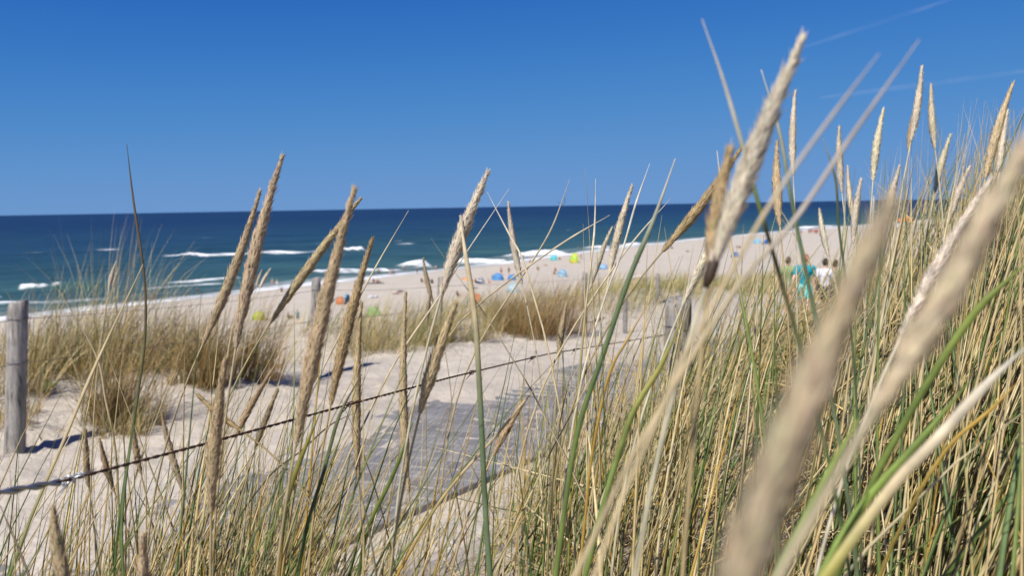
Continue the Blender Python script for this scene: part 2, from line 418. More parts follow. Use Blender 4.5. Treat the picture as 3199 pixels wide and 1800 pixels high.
def build_sea():
    qa = np.concatenate([-np.arange(96, 330, .75), -np.geomspace(331, 70000, 90)])
    ta = np.concatenate([-np.geomspace(40, 6000, 30)[::-1], np.arange(-38, 420, 1.25), np.geomspace(421, 70000, 90)])
    # stretch the sea's near edge along the shore so that it tucks under the sand
    Tm, Qm = np.meshgrid(ta, qa)
    Qm = Qm + np.interp(Tm, [-6000, 500, 700, 1500, 60000], [0, 0, 30, 160, 16000]) * np.exp(-np.abs(Qm + 96) / 4000)
    X, Y = xy(Tm, Qm)
    off = shore_q(Tm) - Qm                        # metres out from the water's edge
    swell = sstep(6, 40, off) * sstep(2500, 260, off)
    ph = 5.0 * fbm(Tm * .012, Qm * .012, 90, 2)
    Z = swell * (0.22 * np.sin(Qm * 2 * math.pi / 17 + ph) + 0.14 * np.sin(Qm * 2 * math.pi / 9.3 + ph * 1.7 + 1) + 0.30 * fbm(Tm * .07, Qm * .16, 95, 3))
    foam = np.zeros_like(Z)
    for pts, hgt, th, st in BREAK:
        w = np.array([tq(*sea_pt(*p)) for p in pts]); o = np.argsort(w[:, 0]); w = w[o]
        qc = np.interp(Tm, w[:, 0], w[:, 1]) + 1.2 * fbm(Tm * .10, 0 * Tm + hgt, 101, 3)
        L = max(w[-1, 0] - w[0, 0], 6.0)
        inn = sstep(w[0, 0] - .12 * L, w[0, 0] + .12 * L, Tm) * sstep(w[-1, 0] + .12 * L, w[-1, 0] - .12 * L, Tm)
        env = inn * (0.75 + 0.6 * fbm(Tm * .13, 7.7, 105, 3))
        d = Qm - qc                                # + is shoreward
        prof = np.where(d > 0, np.exp(-(d / 1.5) ** 2), np.exp(-(d / 5.0) ** 2))
        Z = Z + hgt * env * prof
        fm = np.where(d > 0, np.exp(-(d / (th * .45)) ** 2), np.exp(-(d / (th * .8)) ** 2))
        foam = np.maximum(foam, st * fm * np.clip(env * 1.3, 0, 1))
    # wash at the edge of the sand
    lace = 4 + 6 * fbm(Tm * .035, 1.5, 111, 3)
    wash = sstep(lace + 3, lace * .5, off) * sstep(-7, -1, off)
    foam = np.maximum(foam, wash * (0.62 + .35 * fbm(Tm * .08, Qm * .25, 117, 3)))
    wide = sstep(40, 6, off) * sstep(0, 8, off) * .25 * (1 + fbm(Tm * .03, Qm * .15, 121, 3))
    foam = np.maximum(foam, wide)
    edge = 0.30 * sstep(20, 0, off) * (1 + .8 * fbm(Tm * .05, 4.4, 131, 2))
    Z = Z + edge * .35
    # scattered whitecaps farther out
    wc = fbm(Tm * .06, Qm * .16, 141, 3)
    foam = np.maximum(foam, .42 * sstep(.56, .74, wc) * sstep(30, 70, off) * sstep(1200, 260, off))
    for wx, wy, wl_, ws_ in ((358, 779, 5, .9), (58, 790, 6, .9), (210, 757, 4, .7), (700, 764, 4, .7), (100, 792, 9, .5), (150, 800, 3, .4), (995, 711, 8, .5), (1290, 700, 8, .5), (1780, 669, 20, .6), (1795, 696, 18, .55), (2115, 684, 22, .7), (1270, 762, 6, .6), (640, 742, 3, .4), (430, 800, 3, .4)):
        ct_, cq_ = tq(*sea_pt(wx, wy)); foam = np.maximum(foam, ws_ * np.exp(-((Tm - ct_) / wl_) ** 2 - ((Qm - cq_) / 2.2) ** 2))
    Z = Z * sstep(4000, 300, off)
    depth = np.clip(off / 900.0, 0, 1) ** 0.6
    V = np.stack([X, Y, Z], -1).reshape(-1, 3)
    me = mesh_from('sea', V, grid_faces(len(qa), len(ta)), None, True, [sea_material()], attrs={'foam': foam, 'depth': depth})
    link('sea', me, label='deep blue sea with white surf breaking on the beach', kind='structure')
build_sea()

# ------------------------------------------------------------------ paved path of small grey blocks
def paver_material():
    m, nt, b = new_mat('grey_paver')
    oi = nd(nt, 'ShaderNodeObjectInfo'); geo = nd(nt, 'ShaderNodeNewGeometry'); pos = geo.outputs['Position']
    cell = nd(nt, 'ShaderNodeTexWhiteNoise', noise_dimensions='3D')
    sn = nd(nt, 'ShaderNodeVectorMath', operation='SNAP'); sn.inputs[1].default_value = (0.13, 0.21, 50); nt.links.new(pos, sn.inputs[0]); nt.links.new(sn.outputs[0], cell.inputs[0])
    r = ramp(nt, cell.outputs['Value'], [(0.0, (0.150, 0.148, 0.152)), (0.6, (0.205, 0.202, 0.205)), (1.0, (0.245, 0.238, 0.236))])
    n = noise(nt, 3.0, 5, 0.65, pos)
    k = ramp(nt, n.outputs['Fac'], [(0.58, (0.0,) * 3), (0.82, (0.55,) * 3)])          # drifted sand dust
    c = mixc(nt, k.outputs[0], r.outputs[0], (0.50, 0.45, 0.405))
    g = noise(nt, 240, 3, 0.7, pos); gr = ramp(nt, g.outputs['Fac'], [(0.3, (0.8,) * 3), (0.7, (1.1,) * 3)])
    c = mixc(nt, 1.0, c, gr.outputs[0], 'MULTIPLY')
    nt.links.new(c, b.inputs['Base Color']); b.inputs['Roughness'].default_value = 0.9; b.inputs['Specular IOR Level'].default_value = 0.2
    return m
def build_path():
    mat = paver_material()
    path = link('path', None, label='narrow path of small grey paving blocks with sandy joints', kind='structure')
    U = np.array([0.963, -0.270]); W = np.array([0.270, 0.963])
    a, bb, hh, ch = 0.0475, 0.0930, 0.07, 0.003
    V = np.array([(sx * a, sy * bb, 0) for sx, sy in ((-1, -1), (1, -1), (1, 1), (-1, 1))])
    Vb = V - (0, 0, hh); Vm = V - (0, 0, ch); Vt = V * (1 - ch / a, 1 - ch / bb, 1)
    VV = np.concatenate([Vb, Vm, Vt])
    fs = [(3, 2, 1, 0), (8, 9, 10, 11)] + [(k + i, k + (i + 1) % 4, k + 4 + (i + 1) % 4, k + 4 + i) for k in (0, 4) for i in range(4)]
    rot = np.array([[U[0], W[0], 0], [U[1], W[1], 0], [0, 0, 1]])
    VV = VV @ rot.T
    pm = bpy.data.meshes.new('paver'); pm.from_pydata(VV.tolist(), [], fs); pm.materials.append(mat)
    spots, cut = [], []
    for i in range(-60, 170):
        for j in range(-30, 150):
            u = i * 0.10 + (0.05 if j % 2 else 0); w = j * 0.20
            x = E0[0] + U[0] * u + W[0] * w; y = E0[1] + U[1] * u + W[1] * w
            t, q = tq(x, y); qp = float(q - bend(t))
            if not -5 < t < 22: continue
            z = float(deck_z(t)) + EYE + float(rng.normal(0, .0012))
            if -1.88 < qp < -0.08: spots.append((x, y, z))
            elif -2.05 < qp < 0.07: cut.append((x, y, z, t))
    pts = np.array(spots)
    px, py, d = to_px(pts)
    vis = (px > 60) & (px < 2300) & (py < 1790) & (d > 0)
    vis &= height(pts[:, 0], pts[:, 1]) < pts[:, 2] + .004
    top = set(np.argsort(np.where(vis, d, 1e6))[:300].tolist())
    rv, rf = [], []; n = 0
    for k, (x, y, z) in enumerate(spots):
        if k in top:
            o = link('paver', pm, path, loc=(x, y, z)); o.rotation_euler = tuple(rng.normal(0, .005, 3))
        else:
            rv.append(VV + (x, y, z)); rf.extend(tuple(c + n for c in f) for f in fs); n += len(VV)
    for x, y, z, t in cut:                       # blocks cut to the line of the edge
        bm = bmesh.new(); vv = [bm.verts.new(c) for c in VV + (x, y, z)]
        for f in fs: bm.faces.new([vv[c] for c in f])
        for side, qe in ((1, 0.0), (-1, -1.95)):
            ex, ey = xy(t, qe + float(bend(t)))
            r = bmesh.ops.bisect_plane(bm, geom=bm.verts[:] + bm.edges[:] + bm.faces[:], plane_co=(float(ex), float(ey), z), plane_no=(NRM[0] * side, NRM[1] * side, 0), clear_outer=True)
            ed = [e for e in r['geom_cut'] if isinstance(e, bmesh.types.BMEdge)]
            if len(ed) > 2: bmesh.ops.contextual_create(bm, geom=ed)
        bm.verts.index_update()
        if len(bm.faces) > 3:
            rv.append(np.array([v.co[:] for v in bm.verts])); rf.extend(tuple(v.index + n for v in f.verts) for f in bm.faces); n += len(bm.verts)
        bm.free()
    me = bpy.data.meshes.new('paver_field'); me.from_pydata(np.concatenate(rv).tolist(), [], rf); me.materials.append(mat)
    link('paver_field', me, path, kind='stuff')
build_path()

# ------------------------------------------------------------------ weathered wooden fence posts and wire
def wood_material():
    m, nt, b = new_mat('weathered_post')
    tc = nd(nt, 'ShaderNodeTexCoord')
    mp = nd(nt, 'ShaderNodeMapping'); mp.inputs['Scale'].default_value = (1, 1, 0.09); nt.links.new(tc.outputs['Object'], mp.inputs[0])
    n1 = noise(nt, 34, 6, 0.7, mp.outputs[0]); n2 = noise(nt, 9, 4, 0.6, tc.outputs['Object'])
    r = ramp(nt, n1.outputs['Fac'], [(0.34, (0.035, 0.032, 0.030)), (0.43, (0.21, 0.198, 0.186)), (0.58, (0.32, 0.305, 0.29)), (0.75, (0.44, 0.42, 0.395))])
    k = ramp(nt, n2.outputs['Fac'], [(0.3, (0.72, 0.72, 0.74)), (0.7, (1.1, 1.08, 1.04))])
    c = mixc(nt, 1.0, r.outputs[0], k.outputs[0], 'MULTIPLY')
    nt.links.new(c, b.inputs['Base Color']); b.inputs['Roughness'].default_value = 0.9; b.inputs['Specular IOR Level'].default_value = 0.15
    bp = nd(nt, 'ShaderNodeBump', i_Strength=0.8, i_Distance=0.008); nt.links.new(n1.outputs['Fac'], bp.inputs['Height']); nt.links.new(bp.outputs[0], b.inputs['Normal'])
    return m
M_WOOD = wood_material()
M_RUST = plain('rusty_wire', (0.075, 0.040, 0.028), 0.85, 0.5, 90, 0.3)
M_ZINC = plain('galvanised_wire', (0.36, 0.38, 0.41), 0.38, 0.3, 120, 0.6, 0.85)
M_DARKWIRE = plain('fence_wire', (0.12, 0.115, 0.115), 0.6, 0.3, 60, 0.4, 0.4)
POSTS = [
    ((57, 946), (47, 1416), 6.30, 0.148, 'thick grey weathered fence post casting a shadow on the sand'),
    ((988, 872), (983, 1188), 9.3, 0.108, 'grey fence post half hidden behind the leaning seed heads'),
    ((1376, 869), (1374, 1090), 13.0, 0.090, 'slim dark grey fence post in front of the orange parasol'),
    ((1827, 852), (1826, 1040), 17.0, 0.112, 'far grey fence post rising beside the big brown tuft'),
    ((2055, 857), (2055, 1000), 21.0, 0.108, 'farthest pale fence post standing in the green dune grass'),
    ((2119, 944), (2112, 1330), 4.10, 0.132, 'broad grey post end among the tall straw-coloured grass'),
    ((1953, 925), (1953, 1075), 15.2, 0.085, 'short thin stake by the far side of the path'),
]
post_top = []
def build_post(tp, bp_, d, dia, label, k):
    T = P(*tp, d); B = P(*bp_, d)
    z = float(height(B[0], B[1]))
    base = np.array([B[0], B[1], z]); top = T
    ax = top - base; L = np.linalg.norm(ax)
    root = thing('fence_post', base, label, 'fence post', 'weathered fence posts along the path')
    nz, na = 22, 28
    V = []
    for i in range(nz + 1):
        s = i / nz; zz = -0.35 + (L + 0.35) * s
        for j in range(na):
            a = j / na * 2 * math.pi
            rr = dia / 2 * (1 + 0.05 * (1 - s) + 0.05 * float(vnoise(math.cos(a) * 1.6 + 5, math.sin(a) * 1.6 + zz * .8, 200 + k)) * 2)
            for ca, wd in ((0.7 + k, .10), (2.6 + k * 1.7, .08), (4.4 + k, .09)):      # drying cracks
                dd = (a - ca - .12 * math.sin(zz * 5 + k) + math.pi) % (2 * math.pi) - math.pi
                rr *= 1 - 0.13 * math.exp(-(dd / wd) ** 2) * (0.35 + 0.65 * s)
            tz = zz + (0.018 * float(vnoise(math.cos(a) * 2 + k, math.sin(a) * 2, 210)) * 2 + .02 * math.cos(a + k) if i == nz else 0)
            V.append(np.array([0, 0, 0]) + ax / L * tz + np.array([rr * math.cos(a), rr * math.sin(a), 0]))
    n0 = len(V)
    for j in range(na):                                                                # bevelled worn top
        a = j / na * 2 * math.pi; V.append(ax / L * (L + .010 + .02 * math.cos(a + k) * .8) + np.array([dia * .42 * math.cos(a), dia * .42 * math.sin(a), 0]))
    V.append(ax / L * (L + .006))
    fs = [(i * na + j, i * na + (j + 1) % na, (i + 1) * na + (j + 1) % na, (i + 1) * na + j) for i in range(nz + 1) for j in range(na)]
    fs += [(n0 + j, n0 + (j + 1) % na, len(V) - 1) for j in range(na)]
    me = bpy.data.meshes.new('timber'); me.from_pydata([tuple(v) for v in V], [], fs); me.materials.append(M_WOOD)
    me.polygons.foreach_set('use_smooth', np.ones(len(fs), bool))
    link('timber', me, root)
    for dz in (0.125, 0.475):                                                          # wire loops and staples round the post
        mb = MB(); an = np.linspace(0, 2 * math.pi, 25)
        c = ax / L * (L - dz)
        mb.tube([c + np.array([dia * .53 * math.cos(a), dia * .53 * math.sin(a), .006 * math.sin(2 * a)]) for a in an], 0.0022, 6, cap=False)
        link('wire_loop', mb.mesh('wire_loop', M_DARKWIRE), root)
    post_top.append((base, ax / L, L, dia))
for k, a in enumerate(POSTS): build_post(*a, k)
def sag_wire(p, q, sag, n=16):
    s = np.linspace(0, 1, n)[:, None]
    w = p * (1 - s) + q * s; w[:, 2] -= (sag * 4 * s * (1 - s))[:, 0]
    return w
def post_at(k, dz, side):
    b, a, L, dia = post_top[k]
    return b + a * (L - dz) + np.array([NRM[0], NRM[1], 0]) * side * dia * .55
for dz, nm in ((0.125, 'upper'), (0.475, 'lower')):
    first = post_at(0, dz, 1)
    run = [first + (post_at(0, dz, 1) - post_at(1, dz, 1)) * 1.2] + [post_at(k, dz, 1) for k in (0, 1, 2, 3, 4)]
    run[0][2] = first[2] + .05
    pts = np.concatenate([sag_wire(run[i], run[i + 1], .03)[(0 if i == 0 else 1):] for i in range(len(run) - 1)])
    mb = MB(); mb.tube(pts, 0.0022, 5)
    link('fence_wire', mb.mesh('fence_wire', M_DARKWIRE), None, f'{nm} thin grey wire strung between the far fence posts', 'wire', 'wires of the far fence')
def barbed():
    key = np.array([P(0, 1541, .60), P(190, 1507, .66), P(640, 1388, .82), P(1031, 1281, 1.02), P(1400, 1182, 1.34), P(1706, 1108, 1.98), P(2082, 1046, 4.02)]) 
    back = key[0] + (key[0] - key[1]) / np.linalg.norm(key[0] - key[1]) * 1.6
    K = np.concatenate([[back], key])
    seg = np.concatenate([[0], np.cumsum(np.linalg.norm(np.diff(K, axis=0), axis=1))])
    root = thing('barbed_wire', K[4], 'rusty twisted barbed wire slanting across behind the near seed heads', 'barbed wire')
    o = K[4]
    def curve(u): return np.stack([np.interp(u, seg, K[:, c]) for c in range(3)], -1) - o
    s_split = seg[2]
    def strands(u0, u1, r, hr, pitch, mat):
        u = np.arange(u0, u1, 0.004); c = curve(u)
        for _ in range(12): c[1:-1] = (c[:-2] + c[2:] + 2 * c[1:-1]) / 4
        T, A, B = frames(c)
        for ph in (0, math.pi):
            a = u / pitch * 2 * math.pi + ph
            mb = MB(); mb.tube(c + hr * (np.cos(a)[:, None] * A + np.sin(a)[:, None] * B), r, 6)
            link('strand', mb.mesh('strand', mat), root)
    strands(0, s_split, 0.0017, 0.0016, 0.046, M_ZINC)
    strands(s_split - .01, seg[-1], 0.00092, 0.00098, 0.024, M_RUST)
    u = s_split
    k = 0
    while u < seg[-1] - .1:
        c = curve(np.array([u, u + .003])); T = c[1] - c[0]; T /= np.linalg.norm(T)
        A = np.cross(T, (0, 0, 1)); A /= np.linalg.norm(A); Bv = np.cross(T, A)
        mb = MB(); p = c[0]
        an = np.linspace(0, 4 * math.pi, 26)
        mb.tube([p + T * .0016 * a + .0034 * (math.cos(a) * A + math.sin(a) * Bv) for a in an], .0009, 5)
        for sg in ((1.0, -.35), (-.8, .6)):
            d = A * sg[0] * .5 + Bv * sg[1] + T * .9 * (1 if sg[0] > 0 else -.4); d /= np.linalg.norm(d)
            mb.tube([p + T * .01, p + T * .012 + d * .009, p + T * .012 + d * .019], [.0011, .001, .0003], 5)
        link('barb', mb.mesh('barb', M_ZINC if k == 0 else M_RUST), root)
        u += .42; k += 1
barbed()

# ------------------------------------------------------------------ blades of grass
STRAW = np.array([(.72, .60, .34), (.64, .51, .27), (.80, .70, .45), (.56, .43, .21), (.73, .58, .29)])
GREEN = np.array([(.175, .245, .070), (.125, .195, .060), (.23, .285, .085), (.15, .23, .095)])
OCHRE = np.array([(.52, .35, .09), (.45, .30, .07)])
GREY = np.array([(.36, .31, .24), (.30, .25, .19)])
def blades(root, L, az, th0, kap, wid, cb, ct, segs=6, sides=3, roll=None, kaz=None):
    """N curved blades at once -> vertices, faces, colours. th0 = lean at the foot, kap = extra lean at the tip."""
    N = len(L)
    s = np.linspace(0, 1, segs + 1)
    th = th0[:, None] + kap[:, None] * s[None] ** 1.4
    azs = az[:, None] + (kaz[:, None] * s[None] if kaz is not None else 0 * s[None])
    hx, hy = np.cos(azs), np.sin(azs)
    tx, ty, tz = np.sin(th) * hx, np.sin(th) * hy, np.cos(th)
    T = np.stack([tx, ty, tz], -1)
    step = (L / segs)[:, None, None] * (T[:, :-1] + T[:, 1:]) / 2
    C = np.concatenate([np.zeros((N, 1, 3)), np.cumsum(step, 1)], 1) + root[:, None]
    Bv = np.stack([-hy, hx, 0 * hx], -1); Nv = np.cross(T, Bv)
    r = wid[:, None] / 2 * (1 - s[None] ** 2.2 * .93) * (0.75 + 0.25 * sstep(0, .25, s))[None]
    if roll is None: roll = np.zeros(N)
    if sides == 2: an = np.array([0, math.pi])
    else: an = np.arange(sides) / sides * 2 * math.pi
    A = an[None, None] + roll[:, None, None]
    V = C[:, :, None] + r[:, :, None, None] * (np.cos(A)[..., None] * Bv[:, :, None] + np.sin(A)[..., None] * Nv[:, :, None])
    V = V.reshape(N, -1, 3)
    k = sides; f = []
    for i in range(segs):
        for j in range(k if k > 2 else 1):
            f.append((i * k + j, i * k + (j + 1) % k, (i + 1) * k + (j + 1) % k, (i + 1) * k + j))
    f = np.array(f); nv = (segs + 1) * k
    Fq = (f[None] + (np.arange(N) * nv)[:, None, None]).reshape(-1, 4)
    w = (s ** 0.8)[None, :, None]
    CC = cb[:, None] * (1 - w) + ct[:, None] * w
    CC = np.repeat(CC[:, :, None], k, 2).reshape(-1, 3)
    return V, Fq, CC, C
def palette(n, ws):
    """ws: weights of straw, green, ochre, grey -> base and tip colours"""
    ws = np.array(ws) / sum(ws)
    kind = rng.choice(4, n, p=ws)
    cb = np.zeros((n, 3)); ct = np.zeros((n, 3))
    for k, pal in enumerate((STRAW, GREEN, OCHRE, GREY)):
        m = kind == k; c = pal[rng.integers(0, len(pal), m.sum())] * rng.uniform(.82, 1.16, (m.sum(), 1))
        cb[m] = c; ct[m] = c
        if k == 1: cb[m] = c * np.array([1.1, 1.0, .8]); mm = rng.random(m.sum()) < .45; tmp = ct[m]; tmp[mm] = STRAW[rng.integers(0, 5, mm.sum())]; ct[m] = tmp
        if k == 0: cb[m] = c * np.array([.86, .82, .68])
    return cb, ct
def camera_clear(C, dmin, extra=None):
    """keep blades that do not stand right in front of the lens"""
    px, py, d = to_px(C.reshape(-1, 3)); px = px.reshape(C.shape[:2]); py = py.reshape(C.shape[:2]); d = d.reshape(C.shape[:2])
    bad = (d > 0.0) & (d < dmin) & (px > -500) & (px < 3700) & (py > -400) & (py < 2200)
    near = np.linalg.norm(C - np.array([0, 0, EYE]), axis=-1) < .14
    keep = ~(bad | near).any(1)
    if extra is not None: keep &= ~extra(px, py, d).any(1)
    return keep
def grass_object(name, roots, L, az, th0, kap, wid, ws, segs, sides, label, dmin=.45, extra=None, kind='stuff', cat='grass', tris_smooth=True):
    n = len(L)
    cb, ct = palette(n, ws)
    V, Fq, CC, C = blades(roots, L, az, th0, kap, wid, cb, ct, segs, sides, rng.uniform(0, 6.28, n), rng.normal(0, .35, n))
    keep = camera_clear(C, dmin, extra)
    nv = V.shape[1]; nf = len(Fq) // n
    V = V[keep]; CC = CC.reshape(n, nv, 3)[keep].reshape(-1, 3)
    f0 = Fq[:nf]; m = keep.sum()
    Fk = (f0[None] + (np.arange(m) * nv)[:, None, None]).reshape(-1, 4)
    me = mesh_from(name, V.reshape(-1, 3), Fk, CC, tris_smooth, [M_GRASS])
    return link(name, me, None, label, cat, None, kind)
WIND = 0.12                        # azimuth (from +X, counter-clockwise) that the wind bends the grass to
def scatter(n, x0, x1, y0, y1, dens):
    xs, ys, m = [], [], 0
    for _ in range(60):
        x = rng.uniform(x0, x1, n * 2); y = rng.uniform(y0, y1, n * 2)
        k = rng.random(n * 2) < dens(x, y)
        xs.append(x[k]); ys.append(y[k]); m += k.sum()
        if m >= n: break
    x, y = np.concatenate(xs)[:n], np.concatenate(ys)[:n]
    return np.stack([x, y, height(x, y) - .02], -1)
def az_wind(n, spread=.7, mean=WIND):
    return mean + rng.normal(0, spread, n)
def qprime(x, y):
    t, q = tq(x, y); return q - bend(t)

def gap(x, y):
    """a thin place in the grass through which the path shows"""
    r = x / (y + .01)
    return 1 - .85 * sstep(-.36, -.27, r) * sstep(.05, -.04, r)
# -- the dense thicket on the slope to the right
def right_dens(x, y):
    qp = qprime(x, y)
    w = gap(x, y) * sstep(-.08, .42, x - .09 * y + .25 * fbm(x * 1.3, y * 1.3, 301, 2)) * sstep(.40, 1.2, qp) * (.30 + .70 * sstep(.95, 1.6, y + .3 * (x < .25)))
    return w * (.10 + .90 * sstep(-.12, .22, fbm(x * 2.4, y * 2.4, 305, 2))) * np.clip(1.5 / (y + .2), .14, 1)
rt = scatter(6200, -.5, 6.5, .22, 9.0, right_dens); n = len(rt)
L = rng.uniform(.46, .95, n) * (1 - .15 * sstep(2, 6, rt[:, 1]))
wd = np.where(rng.random(n) < .35, rng.uniform(.0024, .0044, n), rng.uniform(.0050, .0090, n))
grass_object('marram_thicket', rt, L, az_wind(n, .78, .10), np.abs(rng.normal(.50, .27, n)), np.where(rng.random(n) < .35, rng.uniform(.5, 1.5, n), rng.uniform(-.1, .45, n)), wd * (1 + .12 * rt[:, 1]), (6.8, 3.6, .5, .1), 7, 3, 'dense thicket of straw and green marram covering the slope', .46, lambda px, py, d: (d > 1.2) & (d < 4) & (px > 2070) & (px < 2170) & (py > 900) & (py < 1090))
# -- coarse stems close to the camera
rt = scatter(400, .02, 1.45, .50, 1.6, lambda x, y: sstep(.05, .35, x) * (.15 + .85 * sstep(-.1, .2, fbm(x * 3.1, y * 3.1, 333, 2)))); n = len(rt)
grass_object('coarse_marram', rt, rng.uniform(.50, 1.0, n), az_wind(n, .60, .05), np.abs(rng.normal(.58, .24, n)), np.where(rng.random(n) < .3, rng.uniform(.4, 1.3, n), rng.uniform(-.1, .4, n)), rng.uniform(.0044, .0082, n), (5.6, 4.4, 1.0, .2), 9, 4, 'coarse straw and green stems leaning across the near slope', .50, lambda px, py, d: (d > 0) & (py < 560 + 500 * sstep(2950, 2200, px)) & (px < 3300))
# -- the tall clump whose leaves stand against the sky
def clump_dens(x, y):
    return sstep(.28, .56, x / (y + .01)) * sstep(.35, .5, y) * np.clip(1.4 / (y + .2), .2, 1) * (.30 + .70 * sstep(-.2, .2, fbm(x * 3, y * 3, 307, 2)))
rt = scatter(5600, .2, 3.2, .35, 3.4, clump_dens); n = len(rt)
grass_object('tall_marram', rt, rng.uniform(.55, 1.02, n), az_wind(n, .55, .12), np.abs(rng.normal(.36, .20, n)), rng.uniform(-.05, .50, n), rng.uniform(.0028, .0072, n), (5.2, 4.8, .4, 0), 8, 3, 'tall marram leaves standing against sea and sky', .55, lambda px, py, d: (d > 0) & (py < 330 + 260 * sstep(3000, 2500, px)) & (px < 3400))
rt = scatter(1500, .35, 1.7, .8, 2.6, lambda x, y: sstep(.40, .56, x / y) * sstep(.80, .66, x / y) * (.25 + .75 * sstep(-.15, .2, fbm(x * 3.3, y * 3.3, 337, 2)))); n = len(rt)
grass_object('feathery_marram', rt, rng.uniform(.80, 1.22, n), az_wind(n, .6, .15), np.abs(rng.normal(.26, .16, n)), rng.uniform(-.05, .5, n), rng.uniform(.0022, .0050, n), (6, 4, .2, 0), 9, 3, 'feathery pale leaves fanning up into the sky on the bank', .60, lambda px, py, d: (d > 0) & (py < 300 + 330 * sstep(3000, 2480, px)) & (px < 3300))
# -- shorter green leaves growing through it, in bunches
def green_dens(x, y):
    return right_dens(x, y) * sstep(.0, .35, fbm(x * 2.7, y * 2.7, 309, 2) + .1)
rt = scatter(2700, -.2, 5.5, .35, 7.0, green_dens); n = len(rt)
grass_object('green_marram', rt, rng.uniform(.34, .74, n), az_wind(n, .7, .2), np.abs(rng.normal(.38, .2, n)), rng.uniform(.0, .6, n), rng.uniform(.0040, .0085, n), (.8, 7, .5, 0), 6, 3, 'fresh green marram leaves growing through the straw thicket', .5)
# -- dead litter lying on the slope
def litter_dens(x, y):
    return sstep(-.25, .35, x - .04 * y) * sstep(.4, 1.2, qprime(x, y)) * np.clip(1.6 / (y + .2), .12, 1)
rt = scatter(1500, .0, 4.0, .5, 4.5, litter_dens); n = len(rt); rt[:, 2] += rng.uniform(.03, .22, n)
grass_object('fallen_straw', rt, rng.uniform(.25, .60, n), rng.uniform(0, 6.28, n), rng.uniform(1.25, 1.70, n), rng.normal(0, .25, n), rng.uniform(.0026, .0050, n), (8, .3, .3, 1.2), 5, 3, 'pale fallen straws lying across the tangled slope', .55)
rt = scatter(12000, -.4, 5.0, .35, 6.5, litter_dens); n = len(rt); rt[:, 2] += rng.uniform(.0, .11, n)
grass_object('dead_grass', rt, rng.uniform(.07, .30, n), rng.uniform(0, 6.28, n), rng.uniform(1.05, 1.75, n), rng.normal(0, .3, n), rng.uniform(.0016, .0034, n), (5, .5, .4, 4.5), 3, 3, 'tangled dead grass lying under the thicket', .5)
# -- sparse grass on the left of the camera, with the path showing through
def left_dens(x, y):
    qp = qprime(x, y)
    return gap(x, y) * sstep(.75, 1.6, qp) * sstep(.35, -.1, x - .05 * y) * (.10 + .90 * sstep(.0, .32, fbm(x * 2.6, y * 2.6, 311, 2))) * sstep(-2.6, -1.2, x)
rt = scatter(520, -1.6, .25, .8, 2.2, lambda x, y: gap(x, y) * sstep(.9, 1.6, qprime(x, y)) * (.25 + .75 * sstep(-.1, .25, fbm(x * 3, y * 3, 319, 2)))); n = len(rt)
grass_object('front_marram', rt, rng.uniform(.40, .66, n), az_wind(n, .8, .15), np.abs(rng.normal(.28, .2, n)), rng.uniform(-.1, .7, n), rng.uniform(.0028, .0058, n), (4.8, 4.2, 1.0, .3), 7, 3, 'mixed green and straw blades along the lower edge before the path', .62)
rt = scatter(300, -1.05, .35, .72, 1.6, lambda x, y: gap(x, y) * sstep(1.0, 1.6, qprime(x, y)) * (.12 + .88 * sstep(-.02, .22, fbm(x * 3.4, y * 3.4, 323, 2)))); n = len(rt)
grass_object('bold_marram', rt, rng.uniform(.60, .92, n), az_wind(n, .7, .1), np.abs(rng.normal(.22, .18, n)), rng.uniform(-.1, .6, n), rng.uniform(.0036, .0066, n), (4.6, 4.6, 1.2, 0), 8, 3, 'tall coarse green and straw blades rising in front of the wire', .62)
rt = scatter(1200, -2.3, -.25, 1.0, 2.7, lambda x, y: sstep(.6, 1.2, qprime(x, y)) * sstep(-.28, -.38, x / y) * (.15 + .85 * sstep(-.1, .2, fbm(x * 2.8, y * 2.8, 341, 2)))); n = len(rt)
grass_object('corner_marram', rt, rng.uniform(.30, .62, n), az_wind(n, .8, .1), np.abs(rng.normal(.30, .2, n)), rng.uniform(-.1, .7, n), rng.uniform(.0032, .0066, n), (5.2, 4.0, .9, .3), 7, 3, 'tufted green and straw grass in the lower left before the path', .62)
rt = scatter(1500, -2.4, .4, .5, 3.4, left_dens); n = len(rt)
grass_object('sparse_marram', rt, rng.uniform(.40, .84, n), az_wind(n, .75, .15), np.abs(rng.normal(.26, .2, n)), rng.uniform(-.1, .75, n), rng.uniform(.0028, .0066, n), (5.2, 3.9, 1.0, .2), 7, 3, 'sparse straw and green blades in front of the path', .55)
def low_dens(x, y):
    return gap(x, y) * sstep(.35, 1.0, qprime(x, y)) * sstep(.6, .1, x - .05 * y) * (.2 + .8 * sstep(-.05, .3, fbm(x * 2.2, y * 2.2, 315, 2))) * sstep(1.0, 1.6, y)
rt = scatter(620, -3.0, .6, 1.0, 4.2, low_dens); n = len(rt)
grass_object('short_grass', rt, rng.uniform(.16, .46, n), az_wind(n, .9, .15), np.abs(rng.normal(.34, .25, n)), rng.uniform(-.1, .8, n), rng.uniform(.0030, .0064, n), (5.5, 3.5, .8, .6), 6, 3, 'short straw and green tufts along the near edge of the path', .6)
rt = scatter(2400, -2.6, .3, .8, 3.8, low_dens); n = len(rt); rt[:, 2] += rng.uniform(0, .06, n)
grass_object('grass_litter', rt, rng.uniform(.06, .22, n), rng.uniform(0, 6.28, n), rng.uniform(.7, 1.7, n), rng.normal(0, .3, n), rng.uniform(.0014, .003, n), (5, 1, .3, 3), 3, 3, 'dry scraps of grass on the sand before the path', .55)

